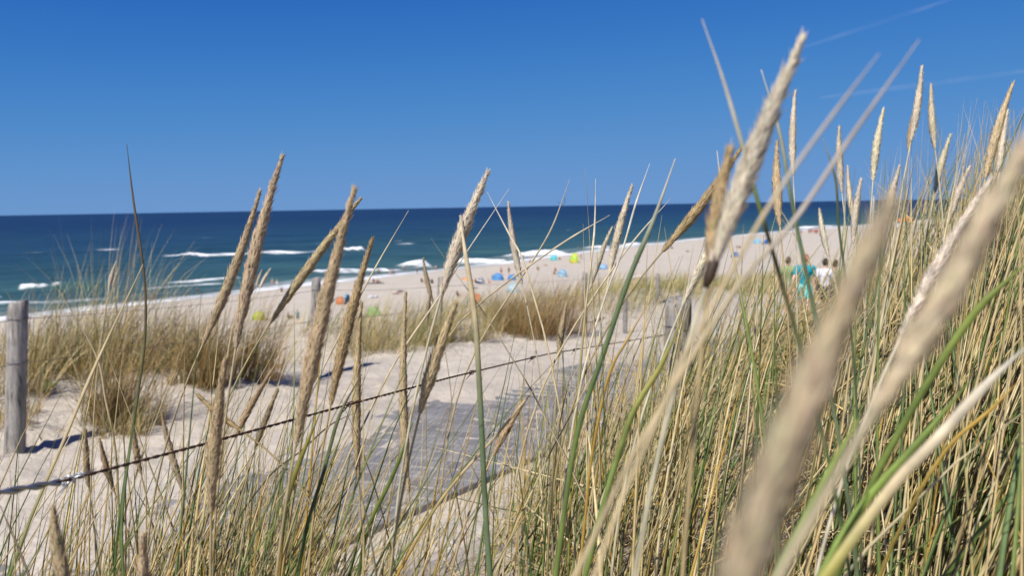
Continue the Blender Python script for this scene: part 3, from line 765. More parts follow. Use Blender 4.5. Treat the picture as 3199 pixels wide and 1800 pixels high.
# ------------------------------------------------------------------ tufts on the far dune
def tuft_arrays(n, rad, hgt, ws):
    ns = 10                                         # a tuft is several shoots' worth of leaves, each with its own bend
    sub = rng.integers(0, ns, n)
    sx, sy = rad * rng.normal(0, .62, ns), rad * rng.normal(0, .62, ns); sl = rng.uniform(.70, 1.18, ns); sa = rng.normal(WIND, .55, ns); sg = rng.random(ns) < .3
    r = rad * .45 * np.sqrt(rng.random(n)); a = rng.uniform(0, 6.28, n)
    rt = np.stack([sx[sub] + r * np.cos(a), sy[sub] + r * np.sin(a), -.03 + 0 * r], -1)
    L = hgt * sl[sub] * (.30 + .85 * rng.random(n) ** 1.7)
    outward = np.arctan2(rt[:, 1], rt[:, 0])
    az = np.where(rng.random(n) < .72, sa[sub] + rng.normal(0, .45, n), outward + rng.normal(0, .6, n))
    th0 = np.abs(rng.normal(.16, .20, n)) + .18 * r / rad; kap = rng.uniform(.0, 1.0, n) ** 1.3
    cb, ct = palette(n, ws); cg, cgt = palette(n, (2, 6, .3, .2)); m = sg[sub] & (rng.random(n) < .6); cb[m] = cg[m]; ct[m] = cgt[m]
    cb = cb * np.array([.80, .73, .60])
    return blades(rt, L, az, th0, kap, rng.uniform(.004, .0085, n), cb, ct, 4, 2, rng.uniform(0, 6.28, n), rng.normal(0, .4, n))
def tuft(name, px, py, rad, hgt, n, ws, label, tone=(1, 1, 1)):
    p = hit(px, py)
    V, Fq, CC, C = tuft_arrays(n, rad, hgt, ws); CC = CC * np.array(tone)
    V = V.reshape(-1, 3)
    V[:, 2] += height(V[:, 0] * 0 + p[0], V[:, 1] * 0 + p[1]) - p[2]
    me = mesh_from(name, V, Fq, CC, True, [M_GRASS])
    link(name, me, None, label, 'grass tuft', 'marram tufts beyond the fence', None, tuple(p))
BR = (5, 1.2, .8, 2.6); GN = (3.6, 4.2, .5, .8); MX = (5, 2.8, .5, 1.2)
TUFTS = [
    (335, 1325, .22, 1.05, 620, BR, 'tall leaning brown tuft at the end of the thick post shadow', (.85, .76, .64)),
    (395, 1345, .20, .45, 300, BR, 'low reddish brown tuft sprawling at the foot of the tall leaning one'),
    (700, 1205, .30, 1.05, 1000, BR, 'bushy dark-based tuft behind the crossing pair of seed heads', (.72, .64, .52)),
    (160, 1165, .60, .98, 800, MX, 'broad tuft next to the thick grey post'),
    (310, 1150, .45, 1.45, 700, MX, 'tuft with green blades between broad tuft and tall leaning tuft'),
    (425, 1130, .48, .80, 500, GN, 'greenish tuft on the crest below the two waders'),
    (545, 1130, .45, .70, 450, GN, 'short greenish tuft on the crest with sand around it'),
    (1235, 1075, .55, .72, 900, GN, 'low swept tuft beneath the green beach tent'),
    (1345, 1060, .50, .82, 900, GN, 'swept tuft around the slim dark fence post'),
    (1455, 1055, .45, .70, 700, GN, 'swept tuft beneath the orange tent'),
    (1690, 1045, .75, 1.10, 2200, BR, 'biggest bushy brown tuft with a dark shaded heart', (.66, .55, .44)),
    (1590, 1040, .50, .90, 800, MX, 'tuft leaning into the biggest brown tuft'),
    (20, 1230, .22, .55, 400, BR, 'low brown tuft cut by the photo edge behind the thick post'),
    (15, 1330, .25, .35, 260, BR, 'small dry tuft at the foot of the thick post'),
]
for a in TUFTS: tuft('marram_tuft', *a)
def ridge_grass():
    N = 36000
    pick = rng.random(N); t = np.where(pick < .40, rng.uniform(-9, 12, N), np.where(pick < .72, rng.uniform(10, 42, N), rng.uniform(-9, 75, N))); qp = rng.uniform(-9.5, -4.2, N)
    q = qp + bend(t); x, y = xy(t, q)
    c = fbm(x * .8, y * .8, 401, 3)
    w = np.exp(-((qp + 6.6) / 1.5) ** 2) * sstep(-.02, .20, c + .05)
    w = w * (1 - .93 * np.exp(-((t - 4.3) / .9) ** 2)) * (1 - .6 * np.exp(-((t - 6.6) / .5) ** 2))
    w = np.maximum(w, sstep(11, 15, t) * sstep(-4.4, -5.2, qp) * (.35 + .65 * sstep(-.2, .2, c)))
    k = rng.random(N) < w; x, y, t = x[k], y[k], t[k]; n = len(x)
    rt = np.stack([x, y, height(x, y) - .03], -1)
    far = sstep(10, 40, y)
    cb, ct = palette(n, (4.6, 3.6, .5, .8)); 
    cg, cgt = palette(n, (3, 6, .3, .2)); g = (rng.random(n) < .75 * sstep(9, 16, t)); cb[g] = cg[g]; ct[g] = cgt[g]
    V, Fq, CC, C = blades(rt, rng.uniform(.30, .80, n), az_wind(n, .5), np.abs(rng.normal(.3, .22, n)), rng.uniform(.0, .8, n), rng.uniform(.006, .010, n) * (1 + 2.2 * far), cb * np.array([.92, .88, .8]), ct, 4, 2, rng.uniform(0, 6.28, n), rng.normal(0, .3, n))
    link('dune_grass', mesh_from('dune_grass', V.reshape(-1, 3), Fq, CC, True, [M_GRASS]), None, 'wind-swept marram grass along the crest of the far dune', 'grass', None, 'stuff')
ridge_grass()
def near_side_grass():
    """the strip between the near fence and the path further off, and the slope behind the walkers"""
    N = 9000
    t = rng.uniform(5.5, 45, N); qp = rng.uniform(.3, 9, N); x, y = xy(t, qp + bend(t))
    k = rng.random(N) < sstep(.3, 1.2, qp) * (.3 + .7 * sstep(-.2, .2, fbm(x * .9, y * .9, 421, 2))) * sstep(5, 7, y); x, y = x[k], y[k]; n = len(x)
    rt = np.stack([x, y, height(x, y) - .03], -1)
    cb, ct = palette(n, (5, 3, .6, .6))
    V, Fq, CC, C = blades(rt, rng.uniform(.3, .7, n), az_wind(n, .6), rng.uniform(0, .5, n), rng.uniform(.1, .7, n), rng.uniform(.004, .008, n) * (1 + .06 * y), cb, ct, 4, 2, rng.uniform(0, 6.28, n), rng.normal(0, .3, n))
    link('slope_grass', mesh_from('slope_grass', V.reshape(-1, 3), Fq, CC, True, [M_GRASS]), None, 'marram grass on the slope between the near fence and the path', 'grass', None, 'stuff')
near_side_grass()
def dune_debris():
    """rootlets, stalk ends and dry scraps lying on the sand round the tufts"""
    N = 5200
    t = rng.uniform(-7, 18, N); qp = rng.uniform(-7, -2.3, N); x, y = xy(t, qp + bend(t))
    w = sstep(-.12, .30, fbm(x * 1.1, y * 1.1, 431, 3)) * (.15 + .85 * sstep(-3.0, -4.6, qp))
    k = rng.random(N) < w; x, y = x[k], y[k]; n = len(x)
    rt = np.stack([x, y, height(x, y) + .004], -1)
    cb, ct = palette(n, (2.0, .5, .3, 4)); cb *= .55; ct *= .6
    V, Fq, CC, C = blades(rt, rng.uniform(.04, .22, n), rng.uniform(0, 6.28, n), rng.uniform(.7, 1.6, n), rng.normal(0, .4, n), rng.uniform(.004, .009, n), cb, ct, 3, 2, rng.uniform(0, 6.28, n), rng.normal(0, 1.0, n))
    link('dune_litter', mesh_from('dune_litter', V.reshape(-1, 3), Fq, CC, True, [M_GRASS]), None, 'rootlets and dry scraps scattered over the far dune sand', 'litter', None, 'stuff')
dune_debris()
def sea_rocket():
    p = hit(140, 1222); root = thing('sea_rocket', p, 'small leafy green plant on the sand beside the thick post', 'plant')
    m = plain('rocket_leaf', (.10, .19, .035), .6, .3, 40)
    for k in range(9):
        a = k * 2.4; tilt = .5 + .5 * random.random(); L = random.uniform(.10, .19)
        mb = MB(); d = np.array([math.cos(a) * math.sin(tilt), math.sin(a) * math.sin(tilt), math.cos(tilt)])
        pts = [d * L * s + np.array([0, 0, .04 * s * (1 - s)]) for s in np.linspace(0, 1, 6)]
        mb.tube(pts, [.003, .007, .014, .017, .012, .002], 5)
        link('leaf', mb.mesh('leaf', m), root)
sea_rocket()

# ------------------------------------------------------------------ flowering stalks of marram: stem and dense seed head
TAN = np.array((.53, .425, .275)); PALE = np.array((.72, .65, .51)); BROWN = np.array((.40, .30, .175)); WARM = np.array((.57, .455, .30))
def seed_head(pts, Rm, colr, nsp):
    """pts: axis from base to tip. A tapering core closely set with overlapping spikelets."""
    n = len(pts); s = np.linspace(0, 1, n)
    prof = (.40 + .60 * sstep(0, .30, s)) * (1 - .72 * sstep(.42, 1.0, s) ** 1.25)
    T, A, B = frames(pts)
    Lh = np.linalg.norm(np.diff(pts, axis=0), axis=1).sum()
    mb_v, mb_f = tube_arrays(pts, prof * Rm * .78, 10)
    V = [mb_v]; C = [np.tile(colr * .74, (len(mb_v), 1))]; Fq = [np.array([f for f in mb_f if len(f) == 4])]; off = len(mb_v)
    u = (np.arange(nsp) + rng.random(nsp)) / nsp; u = u ** .92
    an = rng.uniform(0, 2 * math.pi, nsp)
    P0 = np.stack([np.interp(u, s, pts[:, c]) for c in range(3)], -1)
    Ti = np.stack([np.interp(u, s, T[:, c]) for c in range(3)], -1); Ai = np.stack([np.interp(u, s, A[:, c]) for c in range(3)], -1); Bi = np.stack([np.interp(u, s, B[:, c]) for c in range(3)], -1)
    rad = np.cos(an)[:, None] * Ai + np.sin(an)[:, None] * Bi; tan = -np.sin(an)[:, None] * Ai + np.cos(an)[:, None] * Bi
    pr = np.interp(u, s, prof) * Rm
    lump = 1 + .12 * vnoise(u * 26, np.cos(an) * 1.5 + np.sin(an), int(rng.integers(1000)))       # branches show as lumps
    sl = np.clip(rng.normal(1.0, .22, nsp), .5, 1.7) * max(.0085, Rm * 1.15) * (0.75 + .25 * np.interp(u, s, prof))
    loose = (u > .80) & (rng.random(nsp) < .25) | (rng.random(nsp) < .02); sl[loose] *= 1.35; sl = sl * (1 - .45 * u ** 3)
    out = rng.normal(.20, .10, nsp) + .13 * loose - .07 * u ** 3
    hair = rng.random(nsp) < .30; out = out + hair * np.abs(rng.normal(.16, .12, nsp)) * (1 - .5 * u); sl = sl * np.where(hair, 1.15, 1.0)
    d = Ti * np.cos(out)[:, None] + rad * np.sin(out)[:, None] + tan * rng.normal(0, .10, nsp)[:, None]
    base = P0 + rad * (pr * .66 * lump)[:, None]
    w = sl * .082 * rng.uniform(.7, 1.3, nsp) * np.where(hair, .42, 1.0)
    mid = base + d * (sl * .42)[:, None]; tip = base + d * sl[:, None]
    nr = rad
    quad = np.stack([base, mid + tan * w[:, None], mid + nr * (w * .9)[:, None], mid - tan * w[:, None], tip], 1)   # 5 vertices
    fq = np.array([(0, 1, 2), (0, 2, 3), (1, 4, 2), (2, 4, 3)])
    f4 = (fq[None] + (np.arange(nsp) * 5)[:, None, None]).reshape(-1, 3) + off
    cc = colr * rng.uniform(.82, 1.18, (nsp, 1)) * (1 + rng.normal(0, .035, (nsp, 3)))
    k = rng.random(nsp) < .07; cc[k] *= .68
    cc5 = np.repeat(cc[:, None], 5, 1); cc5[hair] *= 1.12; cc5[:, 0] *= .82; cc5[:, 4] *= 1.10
    V.append(quad.reshape(-1, 3)); C.append(cc5.reshape(-1, 3))
    tri = np.concatenate([Fq[0][:, [0, 1, 2]], Fq[0][:, [0, 2, 3]], f4])
    return np.concatenate(V), tri, np.concatenate(C)
def stalk(tip, base, w, colr, label, d=None, bow=.02, root_k=.30, tilt=None, dia=.0142, node=None, root=None, stem_col=None):
    d = d or dia * F / w
    Rm = w / F * d / 2 * 1.08
    if w < 60: colr = colr * rng.uniform(.90, 1.10) * np.array([1.0, rng.uniform(.97, 1.02), rng.uniform(.90, 1.04)])
    tilt = rng.uniform(-.002, .014) if tilt is None else tilt
    Tp = P(*tip, d * (1 + tilt)); Bp = P(*base, d)
    ax = Tp - Bp; side = np.cross(ax, ray(1600, 900)); side /= np.linalg.norm(side); Lh = np.linalg.norm(ax)
    s = np.linspace(0, 1, 15)[:, None]
    pts = Bp + ax * s + side * (bow * Lh * 4 * s * (1 - s))
    tang = (pts[0] - pts[1]) / np.linalg.norm(pts[0] - pts[1])
    gz = float(height(Bp[0], Bp[1])); h = max(Bp[2] - gz, .1)
    hor = tang[:2] / (abs(tang[2]) + .25)
    Rxy = Bp[:2] + hor * h * root_k
    if root is not None: Rxy = P(*root, d)[:2]
    Rt = np.array([Rxy[0], Rxy[1], float(height(*Rxy)) - .03])
    st = bez(Rt, Rt + np.array([0, 0, h * .35]), Bp + tang * h * .45, Bp, 22)
    st = np.concatenate([st, pts[1:3]])
    o = thing('marram_stalk', Rt, label, 'grass stalk', 'flowering marram stalks')
    sc_ = colr * np.array([.95, .98, .92]) if stem_col is None else np.array(stem_col)
    grn = np.array([.20, .24, .085])
    V, Fx = tube_arrays(st - Rt, np.linspace(.0019, .0012, len(st)) * (1 + .2 * (Rm > .008)), 7)
    w_ = np.repeat(np.linspace(0, 1, len(st)) ** .7, 7)[:, None]
    Cc = (grn * .6 + sc_ * .4) * (1 - w_) + sc_ * w_
    tri = np.array([f for f in Fx if len(f) == 4])
    link('stem', mesh_from('stem', V, tri, Cc, True, [M_GRASS]), o)
    nsp = int(np.clip(Lh / .00011, 420, 1900))
    V, Fq, Cc = seed_head(pts - Rt, Rm, colr, nsp)
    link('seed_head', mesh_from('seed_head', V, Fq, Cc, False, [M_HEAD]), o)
    if node is not None:                      # a dark joint on the stem
        i = int(node * (len(st) - 1)); mb = MB(); c = st[i] - Rt; t_ = st[i + 1] - st[i]; t_ /= np.linalg.norm(t_)
        mb.tube([c - t_ * .010, c - t_ * .004, c + t_ * .004, c + t_ * .010], [.0016, .0034, .0034, .0016], 8, (.07, .045, .03))
        link('node', mb.mesh('node', M_GRASS), o)
    if rng.random() < .55:                    # a sheath leaf leaving the stem
        i = int(len(st) * rng.uniform(.25, .5)); c = (st[i] - Rt)[None]
        V, Fq, CC, _ = blades(c, np.array([rng.uniform(.2, .42)]), az_wind(1, .8), np.array([.25]), np.array([.5]), np.array([.0032]), (grn * .5 + sc_ * .5)[None], sc_[None], 8, 3)
        link('leaf', mesh_from('leaf', V.reshape(-1, 3), Fq, CC, True, [M_GRASS]), o)
STALKS = [
    # tip, foot of the head, width px, colour, label, options
    ((882, 488), (737, 1085), 40, TAN, 'tallest brown seed head of the pair leaning against the sea', {}),
    ((812, 596), (634, 1075), 31, TAN, 'slimmer seed head leaning left of the tallest brown one', {'bow': -.02}),
    ((1127, 620), (845, 1008), 29, WARM, 'strongly slanted seed head crossing a thicker one at its tip', {'bow': .01}),
    ((1108, 588), (925, 1382), 49, WARM, 'thick curved seed head hiding the second fence post', {'bow': .012}),
    ((1163, 748), (1033, 1265), 36, BROWN * 1.1, 'dark shaded seed head right beside the thick curved one', {'bow': .015}),
    ((1130, 945), (1120, 1500), 28, TAN, 'upright straight seed head below the green beach tent', {}),
    ((1524, 538), (1378, 925), 41, PALE * .95, 'pale seed head standing alone above the horizon mid picture', {}),
    ((1425, 950), (1312, 1290), 42, TAN, 'short thick seed head with green sheath crossing the barbed wire', {}),
    ((1268, 915), (1276, 1540), 29, WARM, 'long upright seed head in front of the grey path', {}),
    ((1588, 632), (1630, 885), 21, PALE * .9, 'small seed head leaning left over the breaking waves', {'root': (1700, 1500)}),
    ((1322, 808), (1352, 945), 15, TAN, 'little seed head tip over the seated beach group', {'root': (1380, 1400)}),
    ((1975, 580), (1903, 860), 25, PALE * .92, 'pale seed head crossing the surf right of the kite', {}),
    ((1912, 712), (1842, 905), 19, PALE * .85, 'smaller seed head below the pale one right of the kite', {}),
    ((2318, 458), (2070, 785), 31, BROWN * 1.15, 'dark golden seed head slanting strongly below the tallest stalk', {'bow': -.02}),
    ((2508, 115), (2222, 845), 66, PALE * .86, 'big blurred seed head that reaches highest into the sky', {'d': .43, 'node': .93, 'root': (2080, 1800), 'bow': .012}),
    ((2282, 465), (2215, 850), 40, BROWN * 1.25, 'blurred brown seed head tucked beside the highest one', {'d': .46, 'root': (2060, 1800)}),
    ((2300, 640), (2130, 960), 26, PALE * .95, 'cream seed head crossing low behind the highest stalk', {'d': .9}),
    ((2485, 284), (2478, 545), 22, PALE, 'slim cream seed head upright against the blue sky', {}),
    ((2428, 445), (2436, 705), 29, WARM * 1.1, 'warm spindle-shaped seed head over the horizon', {}),
    ((2622, 396), (2630, 600), 22, PALE * .92, 'cream seed head with a dark fleck above the walkers', {}),
    ((2648, 520), (2668, 700), 17, PALE, 'thin pale seed head just right of the flecked one', {}),
    ((2760, 340), (2727, 565), 23, PALE, 'bright cream seed head between the flecked one and the tallest pair', {}),
    ((2880, 208), (2846, 440), 23, PALE, 'tallest cream seed head of the right-hand clump', {'bow': -.015}),
    ((2862, 330), (2838, 470), 18, BROWN * 1.2, 'brown-stained seed head tucked left of the tallest cream one', {}),
    ((2909, 264), (2921, 465), 21, PALE, 'cream seed head beside the tallest of the clump', {}),
    ((3164, 262), (3078, 555), 27, TAN * 1.15, 'large tan seed head near the edge of the photo', {}),
    ((3148, 345), (3118, 560), 22, PALE, 'cream seed head overlapping the large tan one', {}),
    ((2970, 420), (2920, 600), 20, PALE * .95, 'cream seed head low in the clump right of the tall pair', {}),
    ((3030, 520), (2960, 700), 20, PALE * .9, 'half hidden cream seed head deep in the thicket', {}),
    ((2560, 655), (2588, 800), 19, PALE * .95, 'small cream seed head near the person in teal', {}),
    ((2690, 560), (2665, 760), 22, PALE * .85, 'greenish cream seed head in front of the beach hut', {}),
    ((2810, 520), (2770, 700), 22, PALE * .9, 'dusty cream seed head below the tallest cream one', {}),
    ((2775, 650), (2170, 2260), 122, np.array((.44, .365, .25)), 'huge blurred seed head closest to the camera', {'d': .155, 'bow': .02, 'root': (2050, 3200)}),
    ((3230, 405), (2705, 1330), 66, np.array((.52, .435, .31)), 'second big blurred seed head slanting in from the right edge', {'d': .20, 'bow': -.012, 'root': (2350, 2500)}),
    ((3095, 560), (2810, 1060), 26, PALE * .95, 'long pale seed head between the two blurred giants', {'d': .62}),
    ((165, 1590), (215, 1880), 40, TAN, 'stubby seed head rising from the lower edge under the wire end', {'d': .62, 'root': (240, 2300)}),
    ((448, 1675), (455, 1900), 32, WARM, 'seed head tip just above the lower edge', {'d': .7, 'root': (460, 2300)}),
    ((268, 1345), (278, 1525), 16, TAN * .9, 'short seed head hanging over the wire right of the shadow', {'d': 1.25}),
    ((312, 1375), (358, 1540), 14, BROWN, 'brown seed head leaning left under the wire', {'d': 1.3, 'root': (420, 1900)}),
    ((415, 1330), (440, 1480), 17, TAN * .9, 'small blunt seed head between the left brown one and the wire bend', {'d': 1.3, 'root': (470, 1900)}),
    ((505, 1290), (575, 1540), 18, TAN * .85, 'seed head leaning left below the fallen stem', {'d': 1.2, 'root': (640, 1900)}),
    ((855, 1150), (735, 1370), 17, BROWN, 'dark narrow seed head under the crossing pair', {'d': 1.35}),
    ((868, 1220), (795, 1410), 18, TAN * .75, 'shaded seed head beside the dark narrow one', {'d': 1.3}),
    ((705, 1120), (660, 1600), 42, TAN, 'upright thick seed head at the foot of the slim leaning one', {'d': .78}),
    ((618, 1233), (752, 1345), 14, BROWN * 1.05, 'broken seed head fallen across the others', {'d': 1.05, 'root': (900, 1750), 'bow': .03}),
    ((1640, 1250), (1540, 1425), 22, BROWN * 1.2, 'reddish tinted seed head over the far bend of the path', {'d': 1.0}),
    ((1770, 950), (1745, 1115), 20, TAN, 'seed head against the pale sand below the big tuft', {'d': 1.5}),
    ((1345, 915), (1335, 1010), 12, TAN * .8, 'tiny seed head beside the slim dark post', {'d': 2.2}),
    ((362, 820), (340, 905), 12, PALE * .9, 'small curved seed head against the water over the left tufts', {'d': 3.2}),
    ((372, 835), (352, 905), 8, PALE * .8, 'second small seed head over the left tufts', {'d': 5.0}),
    ((845, 840), (812, 900), 11, PALE * .9, 'small bright seed head before the shoreline', {'d': 3.0}),
    ((818, 845), (800, 900), 8, PALE * .85, 'faint small seed head beside the bright one by the shoreline', {'d': 3.2}),
]
for tip, base, w, c, lab, kw in STALKS: stalk(tip, base, w, c, lab, **kw)

# ------------------------------------------------------------------ single blades that stand out
G1 = (.10, .155, .050); G2 = (.17, .235, .055); G3 = (.12, .17, .085); OL = (.27, .26, .06); S1 = (.58, .48, .29); S2 = (.68, .60, .44); O1 = (.50, .33, .07); D1 = (.13, .10, .055); PB = (.60, .58, .50)
BLADES = [
    ([(396, 450), (416, 620), (451, 870), (453, 1056), (430, 1240), (385, 1530)], 1.0, 8, (D1, D1, G1), 'thin dark lone stem rising high left of the seed heads'),
    ([(447, 826), (298, 1143), (190, 1400), (100, 1610), (30, 1800)], .95, 11, (S1, S1, G2), 'straw blade turning green that crosses the sand on the left'),
    ([(183, 905), (300, 1110), (330, 1250), (362, 1420), (375, 1700)], 1.15, 7, (S1, S1, OL), 'kinked straw stem crossing the green-footed straw blade'),
    ([(1437, 672), (1455, 800), (1483, 990), (1498, 1220), (1516, 1590), (1530, 1800)], .82, 18, (S2, S1, G3, G3), 'thick green stem with pale top in front of the path'),
    ([(1276, 658), (1165, 850), (1040, 1090), (930, 1330), (850, 1600)], 1.25, 6, (S2, S2, S1), 'long thin pale stem slanting behind the thick curved seed head'),
    ([(1522, 600), (1590, 730), (1628, 800), (1660, 900)], 1.3, 6, (PB, S2, S1), 'pale thin stem leaning left beside the lone mid-picture seed head'),
    ([(1590, 590), (1450, 800), (1370, 930), (1230, 1140), (1100, 1400)], 1.3, 6, (PB, S2, S1), 'long pale stem crossing behind the lone mid-picture seed head'),
    ([(1861, 558), (1858, 700), (1850, 790), (1828, 980), (1800, 1300)], 1.2, 7, (PB, S2, OL), 'upright white-tipped stem right of the kite'),
    ([(2110, 495), (2040, 690), (1965, 870), (1890, 1090), (1800, 1370), (1735, 1800)], .75, 17, (PB, G3, G1, G2), 'broad green blade curving up from the bottom to the horizon'),
    ([(2193, 58), (2260, 250), (2318, 450), (2365, 620), (2400, 740), (2470, 980), (2530, 1200)], .47, 14, (PB, PB, G2, D1, G1), 'long stem leaning left high into the sky, pale above, green below'),
    ([(2378, 217), (2435, 410), (2472, 620), (2522, 870), (2580, 1150)], .60, 13, (PB, G3, G3), 'blue-green stem leaning left beside the highest seed head'),
    ([(2872, 122), (2670, 410), (2480, 690), (2330, 860), (2200, 1050)], .35, 16, ((.45, .40, .36), (.48, .43, .36), S1), 'blurred grey stem slanting up across the sky'),
    ([(2747, 165), (2600, 360), (2470, 540), (2380, 680)], .33, 14, ((.42, .40, .40), (.45, .42, .38), S1), 'fainter blurred stem parallel to the grey one'),
    ([(2130, 1000), (2060, 1150), (1973, 1300), (1890, 1560), (1828, 1800)], .70, 19, (OL, OL, G2, G2), 'broad olive to green blade at the bottom centre'),
    ([(3030, 1190), (2880, 1370), (2731, 1535), (2640, 1660), (2560, 1810)], .48, 27, (G2, (.20, .29, .05), (.20, .29, .05)), 'wide bright green blade sweeping up from the bottom right'),
    ([(2680, 1310), (2560, 1530), (2425, 1790)], .42, 22, ((.30, .36, .07), (.22, .32, .05), (.15, .24, .04)), 'bright green blade touching the huge blurred seed head'),
    ([(3199, 1090), (3079, 1205), (2930, 1370), (2814, 1490), (2690, 1650), (2560, 1830)], .40, 38, (PB, S2, S1, (.42, .40, .09)), 'thick pale straw stalk slanting through the bottom right'),
    ([(3190, 1185), (3090, 1285), (2980, 1378), (2900, 1490), (2860, 1560)], .60, 13, (O1, O1, (.36, .27, .06)), 'orange withered blade above the thick pale straw stalk'),
    ([(3192, 1400), (3180, 1600), (3163, 1810)], .60, 16, (G2, G2, G2), 'green blade along the right edge'),
    ([(3199, 830), (3060, 960), (2960, 1100), (2860, 1260)], .55, 26, ((.22, .28, .06), (.24, .30, .07), G2), 'wide light green blade entering from the right edge'),
    ([(2050, 905), (1960, 1060), (1900, 1180), (1850, 1420), (1830, 1600)], .9, 9, (S1, O1, O1), 'ochre withered blade left of the broad green blades'),
    ([(1700, 1180), (1560, 1350), (1380, 1560), (1240, 1800)], .95, 9, (S1, S1, O1), 'straw blade slanting over the path edge'),
    ([(1290, 1320), (1230, 1480), (1150, 1650), (1120, 1800)], .95, 13, (G2, G2, G1), 'green blade in front of the paving joints'),
    ([(1110, 1290), (1030, 1330), (940, 1410), (860, 1470), (800, 1540)], 1.2, 5, (D1, D1, D1), 'thin dark twig bent over the path corner'),
    ([(1130, 1170), (1060, 1300), (1010, 1480), (960, 1640), (930, 1800)], .9, 12, (D1, G1, G1), 'dark green blade rising beneath the dark shaded seed head'),
    ([(1000, 1290), (930, 1460), (890, 1600), (870, 1800)], .85, 16, (OL, OL, O1), 'olive blade with ochre base left of the path corner'),
    ([(420, 1330), (395, 1480), (380, 1640), (385, 1800)], .9, 10, (G1, G1, G1), 'dark green stem crossing the wire on the left'),
    ([(0, 1580), (60, 1720), (110, 1850)], .8, 9, (D1, D1, D1), 'dark stem leaning left in the bottom left corner'),
    ([(2240, 470), (2260, 640), (2300, 850), (2330, 1000)], .8, 9, (S2, S1, G2), 'straw-green stem just below the highest seed head'),
    ([(2570, 430), (2610, 560), (2620, 700), (2640, 860)], .8, 8, (PB, G3, G3), 'fine pale green stem leaning left over the walkers'),
    ([(1780, 560), (1720, 720), (1640, 850), (1540, 1000)], 1.6, 6, (PB, S2, S1), 'fine stem slanting beneath the kite'),
    ([(1905, 672), (1780, 745), (1640, 840), (1520, 930)], 1.5, 6, (S2, S2, S1), 'low-angled straw stem crossing the surf'),
    ([(2030, 510), (1985, 640), (1945, 780), (1900, 900)], 1.2, 7, (PB, PB, S2), 'white stem between the pale seed head and the broad green blade'),
    ([(2095, 620), (1990, 740), (1900, 860), (1800, 1010)], 1.3, 6, (PB, S2, S1), 'thin stem slanting from the sea down to the tuft'),
]
def hero_blade(pts, d, w, cols, label):
    k = len(pts); dd = d * (1 + .03 * np.linspace(-1, 1, k) * rng.choice([-1, 1]))
    W = np.array([P(*p, e) for p, e in zip(pts, dd)])
    last = W[-1]; tang = W[-1] - W[-2]; tang /= np.linalg.norm(tang)
    gz = float(height(last[0], last[1])); h = max(last[2] - gz, .05)
    rxy = last[:2] + tang[:2] / (abs(tang[2]) + .3) * h * .35
    Rt = np.array([rxy[0], rxy[1], float(height(*rxy)) - .03])
    K = W
    # Catmull-Rom through the knots
    ext = np.concatenate([[2 * K[0] - K[1]], K, [2 * K[-1] - K[-2]]]); out = []
    for i in range(1, len(ext) - 2):
        for s in np.linspace(0, 1, 8, endpoint=False):
            p0, p1, p2, p3 = ext[i - 1:i + 3]
            out.append(.5 * (2 * p1 + (p2 - p0) * s + (2 * p0 - 5 * p1 + 4 * p2 - p3) * s * s + (3 * p1 - p0 - 3 * p2 + p3) * s ** 3))
    tail = bez(last, last + tang * h * .4, Rt + np.array([0, 0, h * .25]), Rt, 14)
    c = np.concatenate([np.array(out), tail]); n = len(c)
    s = np.linspace(0, 1, n)
    rad = w / F * d / 2 * (.25 + .75 * sstep(0, .22, s))
    T, A, B = frames(c - Rt)
    view = ray(1600, 900)
    A = np.cross(T, view); A /= np.linalg.norm(A, axis=1)[:, None]; B = np.cross(T, A)
    an = np.arange(7) / 7 * 2 * math.pi
    V = (c - Rt)[:, None] + rad[:, None, None] * (np.cos(an)[None, :, None] * A[:, None] + .6 * np.sin(an)[None, :, None] * B[:, None])
    cols = np.array(cols, float); u = np.linspace(0, 1, len(cols))
    Cc = np.stack([np.interp(np.clip(s * n / (8.0 * (k - 1)), 0, 1), u, cols[:, i]) for i in range(3)], -1)
    Cc = np.repeat(Cc, 7, 0) * rng.uniform(.93, 1.07, (n * 7, 1))
    f = np.array([(i * 7 + j, i * 7 + (j + 1) % 7, (i + 1) * 7 + (j + 1) % 7, (i + 1) * 7 + j) for i in range(n - 1) for j in range(7)])
    link('marram_shoot', mesh_from('marram_shoot', V.reshape(-1, 3), f, Cc, True, [M_GRASS]), None, label, 'grass blade', 'marram blades standing out', None, tuple(Rt))
for a in BLADES: hero_blade(*a)

# ------------------------------------------------------------------ people
def capsule(mb, a, b, ra, rb, k=10):
    a = np.array(a, float); b = np.array(b, float); d = b - a; L = np.linalg.norm(d); t = d / max(L, 1e-6)
    pts, rad = [], []
    for u in (-1, -.85, -.5, 0): pts.append(a + t * ra * u); rad.append(ra * math.sqrt(max(1e-4, 1 - u * u)))
    for u in (0, .5, .85, 1): pts.append(b + t * rb * u); rad.append(rb * math.sqrt(max(1e-4, 1 - u * u)))
    if L < 1e-5: return
    mb.tube(pts, rad, k)
def ellipsoid(mb, c, r, k=12):
    V = []; fs = []
    for i in range(k + 1):
        th = math.pi * i / k
        for j in range(k):
            a = 2 * math.pi * j / k; V.append((c[0] + r[0] * math.sin(th) * math.cos(a), c[1] + r[1] * math.sin(th) * math.sin(a), c[2] + r[2] * math.cos(th)))
    for i in range(k):
        for j in range(k): fs.append((i * k + j, (i + 1) * k + j, (i + 1) * k + (j + 1) % k, i * k + (j + 1) % k))
    mb.add(V, fs)
